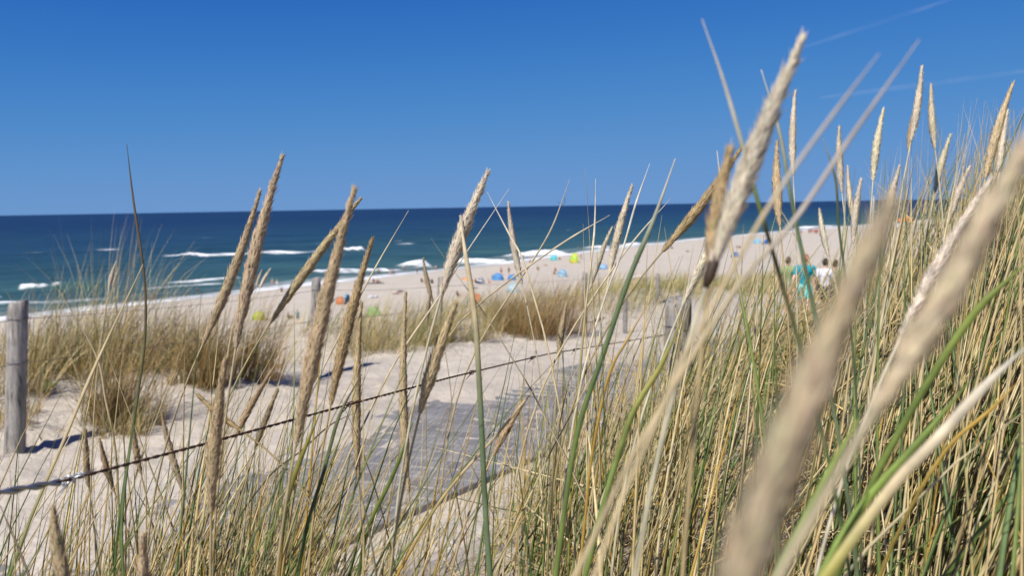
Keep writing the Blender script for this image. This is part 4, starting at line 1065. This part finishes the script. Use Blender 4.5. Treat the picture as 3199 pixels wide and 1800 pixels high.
def remesh(mb, vox, name):
    me = mb.mesh('tmp', None, False, False); o = bpy.data.objects.new('tmp', me); col.objects.link(o)
    md = o.modifiers.new('r', 'REMESH'); md.mode = 'VOXEL'; md.voxel_size = vox; md.use_smooth_shade = True
    sm = o.modifiers.new('s', 'SMOOTH'); sm.iterations = 3; sm.factor = .5
    dg = bpy.context.evaluated_depsgraph_get(); ev = o.evaluated_get(dg)
    out = bpy.data.meshes.new_from_object(ev, depsgraph=dg); out.name = name
    bpy.data.objects.remove(o); bpy.data.meshes.remove(me)
    if len(out.materials) == 0: out.materials.append(None)
    return out
def joints(pose):
    """facing -Y, feet (or seat) at z=0; metres for a 1.72 m adult"""
    J = dict(pel=(0, 0, .94), wst=(0, 0, 1.10), chs=(0, .01, 1.30), nck=(0, .01, 1.45), hd=(0, -.02, 1.60))
    for s, n in ((-1, 'l'), (1, 'r')):
        J['sh' + n] = (s * .175, .01, 1.38); J['hp' + n] = (s * .09, 0, .90)
        if pose == 'stand':
            J.update({'el' + n: (s * .235, .03, 1.10), 'wr' + n: (s * .245, -.04, .86), 'kn' + n: (s * .105, -.02, .49), 'an' + n: (s * .115, .03, .08), 'to' + n: (s * .135, -.13, .035)})
        elif pose == 'walk':
            f = s
            J.update({'el' + n: (s * .235, .06 + .10 * f, 1.11), 'wr' + n: (s * .235, -.06 + .20 * f, .89), 'kn' + n: (s * .10, -.06 - .16 * f, .50), 'an' + n: (s * .105, .06 - .24 * f, .09 + (.05 if f < 0 else 0)), 'to' + n: (s * .115, -.10 - .24 * f, .035 + (.02 if f < 0 else 0))})
        elif pose == 'akimbo':
            J.update({'el' + n: (s * .37, .08, 1.14), 'wr' + n: (s * .20, -.02, 1.00), 'kn' + n: (s * .13, -.02, .49), 'an' + n: (s * .17, .03, .08), 'to' + n: (s * .21, -.12, .035)})
        elif pose == 'sit':
            J.update({'sh' + n: (s * .175, .10, .58), 'hp' + n: (s * .09, .02, .11), 'el' + n: (s * .25, .0, .36), 'wr' + n: (s * .16, -.26, .36), 'kn' + n: (s * .13, -.40, .43), 'an' + n: (s * .12, -.62, .07), 'to' + n: (s * .13, -.77, .04)})
        elif pose == 'lie':
            J.update({'sh' + n: (s * .175, .46, .13), 'hp' + n: (s * .09, -.02, .11), 'el' + n: (s * .30, .30, .08), 'wr' + n: (s * .27, .08, .06), 'kn' + n: (s * .11, -.43, .10), 'an' + n: (s * .10, -.85, .07), 'to' + n: (s * .12, -.93, .15)})
    if pose == 'sit': J.update(pel=(0, .03, .13), wst=(0, .09, .28), chs=(0, .12, .48), nck=(0, .10, .65), hd=(0, .06, .80))
    if pose == 'lie': J.update(pel=(0, 0, .12), wst=(0, .18, .13), chs=(0, .38, .13), nck=(0, .54, .12), hd=(0, .68, .13))
    return {k: np.array(v, float) for k, v in J.items()}
def person_meshes(pose, vox, fine=False):
    J = joints(pose); mb = MB()
    up = J['hd'] - J['nck']; up = up / np.linalg.norm(up)
    capsule(mb, J['pel'] + (-.05, 0, 0), J['pel'] + (.05, 0, 0), .115, .115); capsule(mb, J['pel'], J['wst'], .125, .115); capsule(mb, J['wst'], J['chs'], .115, .135)
    capsule(mb, J['chs'] + (J['shl'] - J['chs']) * .45, J['chs'] + (J['shr'] - J['chs']) * .45, .115, .115)
    capsule(mb, J['shl'], J['shr'], .066, .066); capsule(mb, J['chs'] * .4 + J['nck'] * .6, J['hd'], .058, .055)
    hd = J['hd']; face = np.array([0, -1, 0]) if pose != 'lie' else np.array([0, 0, 1])
    r = np.array([.074, .095, .112]) if pose != 'lie' else np.array([.074, .112, .095])
    ellipsoid(mb, hd, r); ellipsoid(mb, hd + face * .045 - up * .055, np.array([.052, .052, .052]))
    ellipsoid(mb, hd + face * .100 - up * .02, np.array([.014, .018, .022])); 
    for s in (-1, 1): ellipsoid(mb, hd + np.array([s * .077, .005, 0]), np.array([.014, .020, .030]))
    for n, s in (('l', -1), ('r', 1)):
        capsule(mb, J['sh' + n], J['el' + n], .052, .041); capsule(mb, J['el' + n], J['wr' + n], .040, .028)
        dv = J['wr' + n] - J['el' + n]; dv /= np.linalg.norm(dv); palm = J['wr' + n] + dv * .05
        capsule(mb, J['wr' + n], palm + dv * .02, .026, .034)
        sidev = np.cross(dv, (s, 0.1, .1)); sidev /= np.linalg.norm(sidev)
        inn = np.cross(dv, sidev)
        for q, (o_, l_) in enumerate(((-.028, .060), (-.010, .074), (.010, .070), (.027, .052))):
            a0 = palm + sidev * o_ + dv * .03; a1 = a0 + dv * l_ * .55; a2 = a1 + (dv * .8 + inn * .5 * (1 if q else 1)) * l_ * .5
            capsule(mb, a0, a1, .0105, .0095, 6); capsule(mb, a1, a2, .0095, .008, 6)
        th = palm - sidev * .032; capsule(mb, th, th - sidev * .022 + dv * .035, .012, .009, 6)
        capsule(mb, J['hp' + n], J['kn' + n], .085, .058); capsule(mb, J['kn' + n], J['kn' + n] * .55 + J['an' + n] * .45, .057, .056); capsule(mb, J['kn' + n] * .55 + J['an' + n] * .45, J['an' + n], .055, .038)
        heel = J['an' + n] - (J['to' + n] - J['an' + n]) * .25; heel[2] = max(.04, heel[2] - .02) if pose != 'lie' else heel[2]
        capsule(mb, heel, J['to' + n], .040, .034)
    body = remesh(mb, vox, 'body')
    mb = MB()
    capsule(mb, J['pel'] + (-.05, 0, 0), J['pel'] + (.05, 0, 0), .130, .130)
    for n in 'lr': capsule(mb, J['hp' + n], J['hp' + n] * .45 + J['kn' + n] * .55, .104, .088)
    shorts = remesh(mb, vox, 'shorts')
    mb = MB(); capsule(mb, J['pel'] * .5 + J['wst'] * .5, J['wst'], .138, .130); capsule(mb, J['wst'], J['chs'], .132, .150)
    capsule(mb, J['chs'] + (J['shl'] - J['chs']) * .45, J['chs'] + (J['shr'] - J['chs']) * .45, .128, .128); capsule(mb, J['shl'], J['shr'], .078, .078)
    for n in 'lr': capsule(mb, J['sh' + n], J['sh' + n] * .45 + J['el' + n] * .55, .068, .062)
    shirt = remesh(mb, vox, 'shirt')
    mb = MB(); back = -face
    ellipsoid(mb, hd + up * .022 + back * .016, r * np.array([1.10, 1.06, 1.04])); mbv = mb.v[0]
    hair = remesh(mb, vox, 'hair')
    bm = bmesh.new(); bm.from_mesh(hair)
    bmesh.ops.bisect_plane(bm, geom=bm.verts[:] + bm.edges[:] + bm.faces[:], plane_co=tuple(hd + face * .012 - up * .005), plane_no=tuple(face * .8 - up * .55), clear_outer=True)
    bm.to_mesh(hair); bm.free()
    return dict(body=body, shorts=shorts, shirt=shirt, hair=hair)
SKIN = [plain('skin_tan', (.42, .235, .150), .55, .12, 8), plain('skin_fair', (.58, .37, .27), .55, .12, 8)]
HAIR = [plain('hair_dark', (.035, .024, .018), .6, .3, 30), plain('hair_brown', (.12, .07, .04), .6, .3, 30), plain('hair_blond', (.42, .30, .14), .6, .3, 30), plain('cap_red', (.42, .12, .07), .7, .2, 30)]
CLOTH = {}
def cloth(rgb):
    k = tuple(rgb)
    if k not in CLOTH: CLOTH[k] = plain('cloth', rgb, .85, .12, 12, .15)
    return CLOTH[k]
BODY = {}
def person(p, pose, rz, skin, hair, shorts, shirt, label, h=1.72, fine=False, group='people on the beach'):
    key = (pose, fine)
    if key not in BODY: BODY[key] = person_meshes(pose, .014 if fine else .030)
    B = BODY[key]
    root = thing('person', p, label, 'person', group, rz); root.scale = (h / 1.72,) * 3
    for nm, mat in (('body', SKIN[skin]), ('shorts', cloth(shorts) if shorts else None), ('shirt', cloth(shirt) if shirt else None), ('hair', HAIR[hair])):
        if mat is None: continue
        o = link(nm, B[nm], root); o.material_slots[0].link = 'OBJECT'; o.material_slots[0].material = mat
    return root
NAVY = (.02, .03, .08); BLK = (.015, .015, .018); REDC = (.42, .03, .03); WHT = (.7, .7, .7); TEAL = (.0, .26, .34); BLU = (.03, .12, .40); MAR = (.16, .02, .05); OLV = (.12, .13, .05); PNK = (.6, .25, .28)
BEACH = [
    (473, 944, 'stand', 2.0, 0, 0, NAVY, None, 1.45, 'smaller of the two waders at the foam behind the leaning tuft'),
    (486, 945, 'stand', 2.6, 0, 0, BLK, BLK, 1.74, 'taller dark of the two waders at the foam behind the leaning tuft'),
    (617, 921, 'walk', 1.2, 0, 0, MAR, None, 1.6, 'lone bather standing in the foam left of the slim seed head'),
    (800, 909, 'stand', .4, 0, 1, BLK, None, 1.6, 'lone bather in the surf between the leaning seed heads'),
    (852, 895, 'stand', .4, 1, 2, PNK, None, 1.6, 'pale bather in the wash right of the leaning pair'),
    (866, 897, 'walk', 2.4, 1, 1, WHT, None, 1.6, 'bather in white shorts beside the pale bather'),
    (880, 912, 'sit', .4, 0, 0, BLK, BLK, 1.7, 'dark seated figure at the edge of the wash'),
    (903, 997, 'sit', 2.4, 0, 1, OLV, OLV, 1.7, 'person in olive crouching on the sand left of the second post'),
    (931, 1010, 'stand', 3.0, 1, 1, (.10, .17, .16), (.12, .22, .20), 1.72, 'person in grey green standing left of the second post'),
    (1183, 862, 'stand', .5, 0, 0, BLK, None, 1.7, 'standing bather behind the group on the dark mat'),
    (1168, 882, 'sit', 1.5, 0, 0, BLK, MAR, 1.7, 'person in dark red sitting on the dark mat'),
    (1180, 884, 'sit', 2.2, 0, 1, NAVY, None, 1.7, 'bare-chested person sitting on the dark mat'),
    (1136, 886, 'sit', .5, 0, 0, BLK, BLK, 1.4, 'small dark figure seated left of the dark mat'),
    (1218, 864, 'walk', 1.8, 1, 1, PNK, None, 1.5, 'pale bather walking at the water line'),
    (1229, 863, 'walk', 1.8, 0, 0, NAVY, None, 1.75, 'tanned bather walking at the water line beside the pale one'),
    (1263, 848, 'stand', 0, 1, 2, MAR, None, 1.6, 'bather wading in the foam right of the walking pair'),
    (1303, 856, 'stand', 1, 0, 0, BLK, None, 1.65, 'bather standing alone at the water line before the curling wave'),
    (1240, 920, 'lie', 2.0, 0, 0, MAR, None, 1.72, 'sunbather lying on the sand below the dark group'),
    (1253, 913, 'lie', 2.2, 0, 1, BLK, BLK, 1.72, 'second sunbather lying just behind the first'),
    (1318, 882, 'sit', .8, 0, 0, BLK, NAVY, 1.72, 'person in navy sitting left of the little seed head tip'),
    (1338, 880, 'sit', 2.8, 0, 1, MAR, MAR, 1.72, 'person in dark red sitting right of the little seed head tip'),
    (1350, 888, 'sit', 3.4, 0, 0, BLK, BLK, 1.72, 'person in black sitting at the edge of the seated group'),
    (1362, 848, 'stand', 0, 1, 0, BLK, None, 1.5, 'bather standing beside the breaking wave'),
    (1430, 926, 'sit', 1.0, 0, 0, BLK, BLK, 1.7, 'dark person crouching left of the orange parasol'),
    (1468, 928, 'stand', 1.6, 0, 0, WHT, BLK, 1.74, 'person in black top standing under the orange parasol'),
    (1487, 887, 'sit', 2.0, 0, 0, BLK, BLK, 1.7, 'person in black sitting in front of the navy tent'),
    (1528, 886, 'sit', 1.0, 1, 1, PNK, None, 1.6, 'pink-skinned person sitting between the navy and blue tents'),
    (1540, 873, 'sit', 1.0, 0, 0, MAR, MAR, 1.7, 'person in dark red beside the light blue dome'),
    (1566, 860, 'stand', 2.5, 0, 1, MAR, None, 1.78, 'tall tanned person standing behind the light blue dome'),
    (1590, 860, 'stand', .5, 0, 0, OLV, (.20, .13, .10), 1.7, 'person in brown standing behind the two blue domes'),
    (1610, 846, 'stand', .5, 1, 1, OLV, None, 1.6, 'small far figure above the second blue dome'),
    (1618, 864, 'sit', .5, 0, 0, MAR, REDC, 1.7, 'person in red sitting right of the second blue dome'),
    (1635, 815, 'stand', 2.0, 0, 0, NAVY, NAVY, 1.75, 'dark dressed person near the water beside the small left-leaning seed head'),
    (1656, 812, 'stand', 2.0, 1, 1, PNK, None, 1.6, 'pale person near the water right of the dark dressed one'),
    (1657, 823, 'sit', 2.0, 0, 0, MAR, BLK, 1.7, 'person sitting just below the pale one near the water'),
    (1680, 845, 'sit', .2, 0, 0, OLV, OLV, 1.7, 'olive dressed person sitting alone on the upper sand'),
    (1705, 830, 'lie', .7, 0, 1, MAR, None, 1.7, 'sunbather lying alone between the seated ones'),
    (1735, 848, 'sit', .2, 0, 0, MAR, MAR, 1.7, 'person in maroon sitting left of the pale blue shelter'),
    (1732, 857, 'sit', 1.2, 0, 0, BLK, BLK, 1.5, 'dark person sitting below the maroon one'),
    (1748, 812, 'sit', 1.2, 0, 1, OLV, OLV, 1.7, 'person sitting right of the turquoise shelter'),
    (1782, 820, 'sit', 1.2, 0, 0, REDC, MAR, 1.7, 'red dressed person sitting by the yellow green shelter'),
    (1815, 812, 'walk', 1.9, 0, 1, OLV, None, 1.72, 'person walking away from the yellow green shelter'),
    (1806, 784, 'stand', 1.9, 0, 1, OLV, (.25, .2, .12), 1.6, 'small far figure at the foam above the yellow green shelter'),
    (1848, 777, 'stand', .9, 0, 0, NAVY, NAVY, 1.6, 'far dark figure at the foam left of the upright white stem'),
    (1905, 785, 'stand', .9, 0, 0, BLK, OLV, 1.7, 'far person at the water beside the pale seed head'),
    (1985, 806, 'sit', .9, 0, 0, OLV, (.3, .25, .15), 1.7, 'person sitting on the empty sand by the broad green blade'),
    (1990, 822, 'sit', 1.9, 0, 1, (.3, .2, .15), (.3, .2, .15), 1.7, 'person in tan sitting beside the broad green blade'),
    (2088, 778, 'sit', 1.4, 0, 0, NAVY, NAVY, 1.7, 'navy dressed person lounging left of a dark one on open sand'),
    (2098, 777, 'sit', 1.9, 0, 0, BLK, BLK, 1.75, 'black dressed person sitting beside the navy one on open sand'),
    (2150, 786, 'lie', 1.9, 0, 0, NAVY, NAVY, 1.75, 'dark dressed person lying alone on open sand'),
    (2303, 775, 'sit', 1.0, 0, 0, BLK, MAR, 1.7, 'person in maroon sitting between highest stalk and small tents'),
    (2312, 776, 'sit', 2.0, 0, 0, NAVY, BLK, 1.7, 'person in black sitting next to the maroon one by the small tents'),
    (2382, 764, 'sit', 1.0, 0, 0, MAR, REDC, 1.7, 'red dressed person sitting under the far light blue tent'),
    (2432, 760, 'stand', 1.0, 0, 0, BLK, OLV, 1.6, 'far figure right of the far blue tent'),
    (2452, 737, 'stand', 1.0, 0, 0, OLV, OLV, 1.7, 'olive figure standing left of the people in red'),
]
for px, py, pose, rz, sk, ha, so, st, h, lab in BEACH:
    person(hit(px, py), pose, rz, sk, ha, so, st, lab, h)
RED = [(2481, 740, 'in bright red standing nearest of the far red-shirted people'), (2489, 742, 'in bright red beside the nearest far red-shirted one'), (2503, 733, 'in dull red standing apart in the far red row'), (2526, 731, 'leftmost of the tight far cluster in red'),
       (2533, 732, 'second from left in the tight far cluster in red'), (2537, 728, 'third from left in the tight far cluster in red'), (2543, 733, 'stooping in front of the tight far cluster in red'), (2551, 734, 'in front at the end of the tight far cluster in red'), (2529, 727, 'behind the start of the tight far cluster in red'), (2547, 731, 'fourth in the tight far cluster in red'), (2554, 729, 'rightmost of the tight far cluster in red')]
for k, (px, py, lab) in enumerate(RED):
    c = (.36 + .08 * (k % 2), .035, .045) if k != 2 else (.22, .06, .06)
    person(hit(px, py), 'stand', k * 1.3, 0, 0, (.14, .015, .02), c, 'far person ' + lab, 2.1 if k > 2 else 1.9, group='people in red by the far water')
# -- the walkers on the path
def walker(px, py_head, d, rz, *a, **k):
    T = P(px, py_head, d); p = np.array([T[0], T[1], float(height(T[0], T[1]))])
    return person(p, 'walk', rz, *a, **k, fine=True, group='walkers on the path to the beach'), p
walker(2516, 800, 19.8, 2.6, 1, 3, (.16, .62, .60), TEAL, 'person in teal shirt and mint shorts walking away down the path', h=1.78)
walker(2579, 812, 20.8, 2.5, 1, 0, NAVY, (.62, .62, .66), 'person in whitish top walking right beside the one in teal', h=1.70)
walker(2462, 818, 22.5, 2.5, 0, 1, (.2, .2, .16), (.22, .30, .15), 'person in light green top ahead of the one in teal', h=1.70)
walker(2610, 818, 21.5, 2.4, 0, 0, OLV, (.20, .20, .10), 'dark haired person in olive furthest along the walking group', h=1.68)

# ------------------------------------------------------------------ beach tents, parasols and other gear
def fabric(rgb):
    m, nt, b = new_mat('tent_fabric')
    tc = nd(nt, 'ShaderNodeTexCoord'); n = noise(nt, 3, 4, .6, tc.outputs['Object'])
    r = ramp(nt, n.outputs['Fac'], [(.3, tuple(c * .85 for c in rgb)), (.7, tuple(min(1, c * 1.1) for c in rgb))])
    nt.links.new(r.outputs[0], b.inputs['Base Color']); b.inputs['Roughness'].default_value = .6
    tr = nd(nt, 'ShaderNodeBsdfTranslucent'); nt.links.new(r.outputs[0], tr.inputs['Color'])
    mx = nd(nt, 'ShaderNodeMixShader'); mx.inputs[0].default_value = .3
    nt.links.new(b.outputs[0], mx.inputs[1]); nt.links.new(tr.outputs[0], mx.inputs[2]); nt.links.new(mx.outputs[0], nt.nodes['Material Output'].inputs['Surface'])
    return m
M_POLE = plain('tent_pole', (.5, .5, .5), .4, .1, 9, .5, .6)
def tent(px, py, w, hgt, c1, c2, rz, label, panels=6):
    """pop-up beach shelter: half dome of fabric panels on hoops, open in front, with a ground sheet"""
    p = hit(px, py); root = thing('beach_tent', p, label, 'beach tent', 'beach tents on the sand', rz)
    f1, f2 = fabric(c1), fabric(c2)
    w *= .76; hgt *= .80; R = w / 2
    def pt(u, v):                                # u across 0..1, v back(0) to front(1)
        a = math.pi * u; e = (v * 0.62) * math.pi
        return np.array([-R * math.cos(a), R * .8 * (math.cos(e)) * math.sin(a) ** .8, hgt * math.sin(a) ** .9 * math.sin(e + .02) ** .8])
    for k in range(panels):
        n = 5; mb = MB(); V = []; 
        for i in range(n):
            for j in range(13): 
                v = (k + i / (n - 1)) / panels; q = pt(j / 12, v); V.append(q * (1 + .015 * math.sin(math.pi * i / (n - 1))))
        V = np.array(V); Vi = V * .985; f = []
        for i in range(n - 1):
            for j in range(12):
                a = i * 13 + j; f.append((a, a + 1, a + 14, a + 13)); o_ = n * 13; f.append((o_ + a, o_ + a + 13, o_ + a + 14, o_ + a + 1))
        mb.add(np.concatenate([V, Vi]), f)
        link('panel', mb.mesh('panel', f1 if k % 2 == 0 or k > 3 else f2), root)
    for v in (.02, .34, .67, 1.0):
        mb = MB(); mb.tube([pt(u, v) * 1.005 for u in np.linspace(0.01, .99, 17)], .014, 6); link('hoop', mb.mesh('hoop', M_POLE), root)
    mb = MB(); mb.box((0, .05 * R, .015), (w * .94, R * 1.1, .02)); link('ground_sheet', mb.mesh('ground_sheet', f2, False), root)
def parasol(px, py, w, hgt, c1, c2, label, tilt=.2):
    p = hit(px, py); root = thing('parasol', p, label, 'parasol', None); f1, f2 = fabric(c1), fabric(c2)
    mb = MB(); mb.tube([(0, 0, -.3), (0, 0, 1.2), (tilt * .3, 0, hgt)], .02, 8); link('pole', mb.mesh('pole', M_POLE), root)
    for k in range(8):
        a0, a1 = k / 8 * 2 * math.pi, (k + 1) / 8 * 2 * math.pi; V = []; n = 6
        for i in range(n):
            r = w / 2 * i / (n - 1)
            for j in range(4):
                a = a0 + (a1 - a0) * j / 3; sag = .05 * math.sin(math.pi * j / 3) * i / n
                V.append((r * math.cos(a) + tilt * .3, r * math.sin(a), hgt - .42 * (i / (n - 1)) ** 1.4 - sag - tilt * r * math.cos(a)))
        V = np.array(V); f = []
        for i in range(n - 1):
            for j in range(3):
                a = i * 4 + j; f.append((a, a + 4, a + 5, a + 1)); f.append((24 + a, 24 + a + 1, 24 + a + 5, 24 + a + 4))
        mb = MB(); mb.add(np.concatenate([V, V - (0, 0, .012)]), f); link('panel', mb.mesh('panel', f1 if k % 2 else f2), root)
OR = (.62, .20, .05); LB = (.20, .44, .58); GR = (.20, .56, .16); YG = (.46, .50, .06); B1 = (.06, .32, .75); B2 = (.02, .16, .42); PBL = (.38, .58, .66); TQ = (.10, .58, .62)
tent(1066, 950, 2.4, 1.35, OR, OR, 2.2, 'orange half of a pair of beach tents right of the second post')
tent(1084, 946, 2.0, 1.6, LB, LB, 1.2, 'light blue round beach tent touching the orange one')
tent(1170, 986, 2.6, 1.5, GR, GR, 2.6, 'bright green dome tent on the sand behind the dune')
tent(812, 1000, 2.8, 1.4, YG, YG, 2.5, 'yellow green tent half hidden behind the dune grass')
tent(1492, 950, 2.5, 1.75, OR, (.70, .17, .03), 2.0, 'orange tent with darker side near the dune foot')
parasol(1461, 905, 2.3, 1.9, (.90, .45, .18), OR, 'orange parasol tilted over the person in black top')
tent(1503, 888, 2.0, 1.45, NAVY, (.6, .6, .62), 2.4, 'navy and white shelter left of the blue domes')
tent(1556, 876, 3.2, 1.65, B1, (.10, .25, .45), 2.6, 'light blue dome with darker sides on the beach')
tent(1601, 875, 2.6, 1.35, B2, B1, 2.3, 'dark blue low dome right of the light blue dome')
tent(1606, 914, 3.0, 1.9, PBL, (.55, .66, .70), 2.3, 'pale blue see-through looking shelter behind the dune crest')
tent(1731, 814, 2.8, 1.9, TQ, TQ, 2.3, 'turquoise shelter close to the water')
tent(1796, 822, 3.6, 3.0, (.70, .62, .06), (.35, .72, .10), 2.1, 'tall yellow and lime green shelter near the water')
tent(1758, 864, 3.0, 1.8, PBL, (.16, .34, .55), 2.3, 'pale blue shelter below the turquoise one')
tent(1884, 840, 3.4, 1.3, (.10, .32, .62), (.45, .62, .70), 2.3, 'flat blue shelter between the pale seed heads')
tent(2366, 760, 3.6, 2.1, (.30, .60, .75), LB, 2.3, 'far light blue tent left of the walkers')
tent(2396, 761, 2.8, 1.9, (.03, .16, .55), B2, 2.3, 'far dark blue tent beside the far light blue one')
tent(2298, 803, 3.0, 1.7, (.05, .13, .42), B2, 2.3, 'blue tent behind the dune grass at the highest stalk')
def bag(px, py, rgb, label):
    p = hit(px, py); root = thing('beach_bag', p, label, 'bag', 'bags lying on the sand')
    m = fabric(rgb); mb = MB(); ellipsoid(mb, (0, 0, .2), (.42, .28, .26)); V = mb.v[0]; V[:, 2] = np.maximum(V[:, 2], 0) + .03 * np.sin(V[:, 0] * 9)
    link('sack', mb.mesh('sack', m), root)
    mb = MB(); mb.tube([(-.2, 0, .42), (-.1, 0, .56), (.1, 0, .56), (.2, 0, .42)], .02, 6); link('strap', mb.mesh('strap', m), root)
bag(1158, 932, (.72, .72, .72), 'white bag left of two on the sand above the green dome'); bag(1174, 931, (.60, .62, .66), 'grey white bag right of two on the sand above the green dome')
p = hit(1172, 886); mb = MB(); V = []; 
gx, gy = np.meshgrid(np.linspace(-1.7, 1.7, 18), np.linspace(-.9, .9, 10)); gz = .05 + .04 * fbm(gx * 2, gy * 2, 5, 2)
mb.add(np.stack([gx, gy, gz], -1).reshape(-1, 3), grid_faces(10, 18)); link('beach_mat', mb.mesh('beach_mat', cloth(BLK)), None, 'dark mat under the seated group near the water', 'mat', None, None, tuple(p))
def white_sheet():
    p = hit(1990, 868); gx, gy = np.meshgrid(np.linspace(-1.5, 1.5, 16), np.linspace(-1, 1, 12)); gz = .35 + .35 * fbm(gx, gy, 51, 3)
    mb = MB(); mb.add(np.stack([gx, gy, gz], -1).reshape(-1, 3), grid_faces(12, 16)); link('white_towel', mb.mesh('white_towel', cloth((.7, .7, .72))), None, 'crumpled white cloth on the sand at the dune crest', 'towel', None, None, tuple(p))
white_sheet()
# -- the beach hut with an orange roof and the signal mast
def hut():
    p = hit(2826, 730); p[2] = float(height(p[0], p[1]))
    root = thing('beach_hut', p, 'white beach hut on stilts with orange roof behind the thicket', 'hut', None, .5); root.scale = (.72, .72, .72)
    wm = plain('hut_board', (.66, .66, .64), .7, .12, 2); om = plain('hut_roof', (.75, .22, .06), .6, .15, 2); gm_ = plain('hut_glass', (.03, .04, .05), .1, .2, 1, .6); sm = plain('hut_timber', (.22, .17, .12), .8, .2, 4)
    mb = MB(); mb.box((0, 0, 5.2), (7, 5, 3.2)); link('wall', mb.mesh('wall', wm, False), root)
    mb = MB(); 
    V = np.array([(-4.2, -3.2, 6.8), (4.2, -3.2, 6.8), (4.2, 3.2, 6.8), (-4.2, 3.2, 6.8), (-3.0, 0, 9.4), (3.0, 0, 9.4)]); mb.add(V, [(0, 3, 2, 1), (0, 1, 5, 4), (1, 2, 5), (2, 3, 4, 5), (3, 0, 4)]); link('roof', mb.mesh('roof', om, False), root)
    for x in (-2.2, 0, 2.2):
        mb = MB(); mb.box((x, -2.52, 5.5), (1.4, .08, 1.2)); w_ = link('window', mb.mesh('window', gm_, False), root)
        mb = MB(); mb.box((x, -2.57, 4.85), (1.6, .12, .10)); link('sill', mb.mesh('sill', wm, False), w_)
    for x in (-3.2, 0, 3.2):
        for y in (-2.2, 2.2):
            mb = MB(); mb.box((x, y, 1.6), (.3, .3, 4.2)); link('stilt', mb.mesh('stilt', sm, False), root)
    mb = MB(); mb.box((0, -3.2, 3.5), (8, 1.6, .2)); link('deck', mb.mesh('deck', sm, False), root)
    mb = MB()
    for x in np.linspace(-3.9, 3.9, 8): mb.tube([(x, -3.95, 3.6), (x, -3.95, 4.6)], .05, 6)
    mb.tube([(-3.9, -3.95, 4.6), (3.9, -3.95, 4.6)], .06, 6); link('railing', mb.mesh('railing', wm), root)
hut()
def mast():
    p = hit(2726, 722); root = thing('signal_mast', p, 'white mast with crossbar standing on the far beach', 'mast')
    m = plain('mast_paint', (.72, .74, .76), .5, .1, 3)
    mb = MB(); mb.tube([(0, 0, -.5), (0, 0, 8), (0, 0, 15.5)], [.28, .24, .15], 10); link('pole', mb.mesh('pole', m), root)
    mb = MB(); mb.tube([(-1.7, 0, 8.5), (1.7, 0, 8.5)], .14, 8); link('crossbar', mb.mesh('crossbar', m), root)
mast()
def kite():
    c = P(1763, 636, 700); root = thing('surf_kite', c, 'small dark kite flying just above the horizon', 'kite')
    m = fabric((.015, .02, .06)); V = []
    for i in range(15):
        a = math.pi * (i / 14 - .5) * 1.1; ch = 1.5 * math.cos(a * .75)
        for j in range(4): V.append((-2.2 + 2.4 * math.cos(a) * .8, ch * (j / 3 - .5), 4.2 * math.sin(a) + .25 * math.sin(math.pi * j / 3)))
    V = np.array(V); M = np.array(Matrix.Rotation(.5, 3, 'Y')); V = V @ M.T
    mb = MB(); f = grid_faces(15, 4); mb.add(np.concatenate([V, V * .97]), np.concatenate([f, f[:, ::-1] + 60])); link('canopy', mb.mesh('canopy', m), root)
    mb = MB(); mb.tube(V[1::4], .16, 6); link('leading_edge', mb.mesh('leading_edge', m), root)
    c2 = P(1748, 634, 700); root = thing('sea_bird', c2, 'tiny dark bird beside the kite over the horizon', 'bird')
    mb = MB(); ellipsoid(mb, (0, 0, 0), (.35, .9, .3)); ellipsoid(mb, (0, .95, .1), (.2, .3, .2))
    for s in (-1, 1): mb.tube([(s * .2, 0, .1), (s * 1.1, -.1, .55), (s * 1.9, -.4, .3)], [.25, .18, .05], 6)
    link('body', remesh(mb, .12, 'body'), root).data.materials[0] = cloth((.02, .02, .025))
kite()
# ------------------------------------------------------------------ thin vapour trails high above the sea
def contrail(pts, w, label):
    m = bpy.data.materials.get('vapour')
    if m is None:
        m = bpy.data.materials.new('vapour'); m.use_nodes = True; nt = m.node_tree; nt.nodes.remove(nt.nodes['Principled BSDF'])
        tr = nd(nt, 'ShaderNodeBsdfTransparent'); df = nd(nt, 'ShaderNodeBsdfDiffuse'); df.inputs[0].default_value = (.85, .85, .88, 1)
        geo = nd(nt, 'ShaderNodeNewGeometry'); n = noise(nt, .0006, 4, .6, geo.outputs['Position']); lw = nd(nt, 'ShaderNodeLayerWeight', i_Blend=.35)
        r = ramp(nt, n.outputs['Fac'], [(.35, (.008,) * 3), (.7, (.040,) * 3)])
        inv = nd(nt, 'ShaderNodeMath', operation='SUBTRACT'); inv.inputs[0].default_value = 1.0; nt.links.new(lw.outputs['Facing'], inv.inputs[1])
        mu = nd(nt, 'ShaderNodeMath', operation='MULTIPLY'); nt.links.new(r.outputs[0], mu.inputs[0]); nt.links.new(inv.outputs[0], mu.inputs[1])
        mx = nd(nt, 'ShaderNodeMixShader'); nt.links.new(mu.outputs[0], mx.inputs[0]); nt.links.new(tr.outputs[0], mx.inputs[1]); nt.links.new(df.outputs[0], mx.inputs[2]); nt.links.new(mx.outputs[0], nt.nodes['Material Output'].inputs['Surface'])
    A, B = P(*pts[0], 42000), P(*pts[1], 42000)
    s = np.linspace(0, 1, 40)[:, None]; mb = MB(); mb.tube(A + (B - A) * s, w / 2 / F * 42000 * np.sin(np.linspace(.15, math.pi - .1, 40)) ** .4, 12)
    link('vapour_trail', mb.mesh('vapour_trail', m), None, label, 'vapour trail', 'vapour trails in the sky')
contrail([(2500, 150), (2990, -10)], 16, 'faint vapour trail climbing to the upper edge right of the highest stalk')
contrail([(2560, 305), (3320, 205)], 17, 'lower faint vapour trail crossing above the cream seed heads')
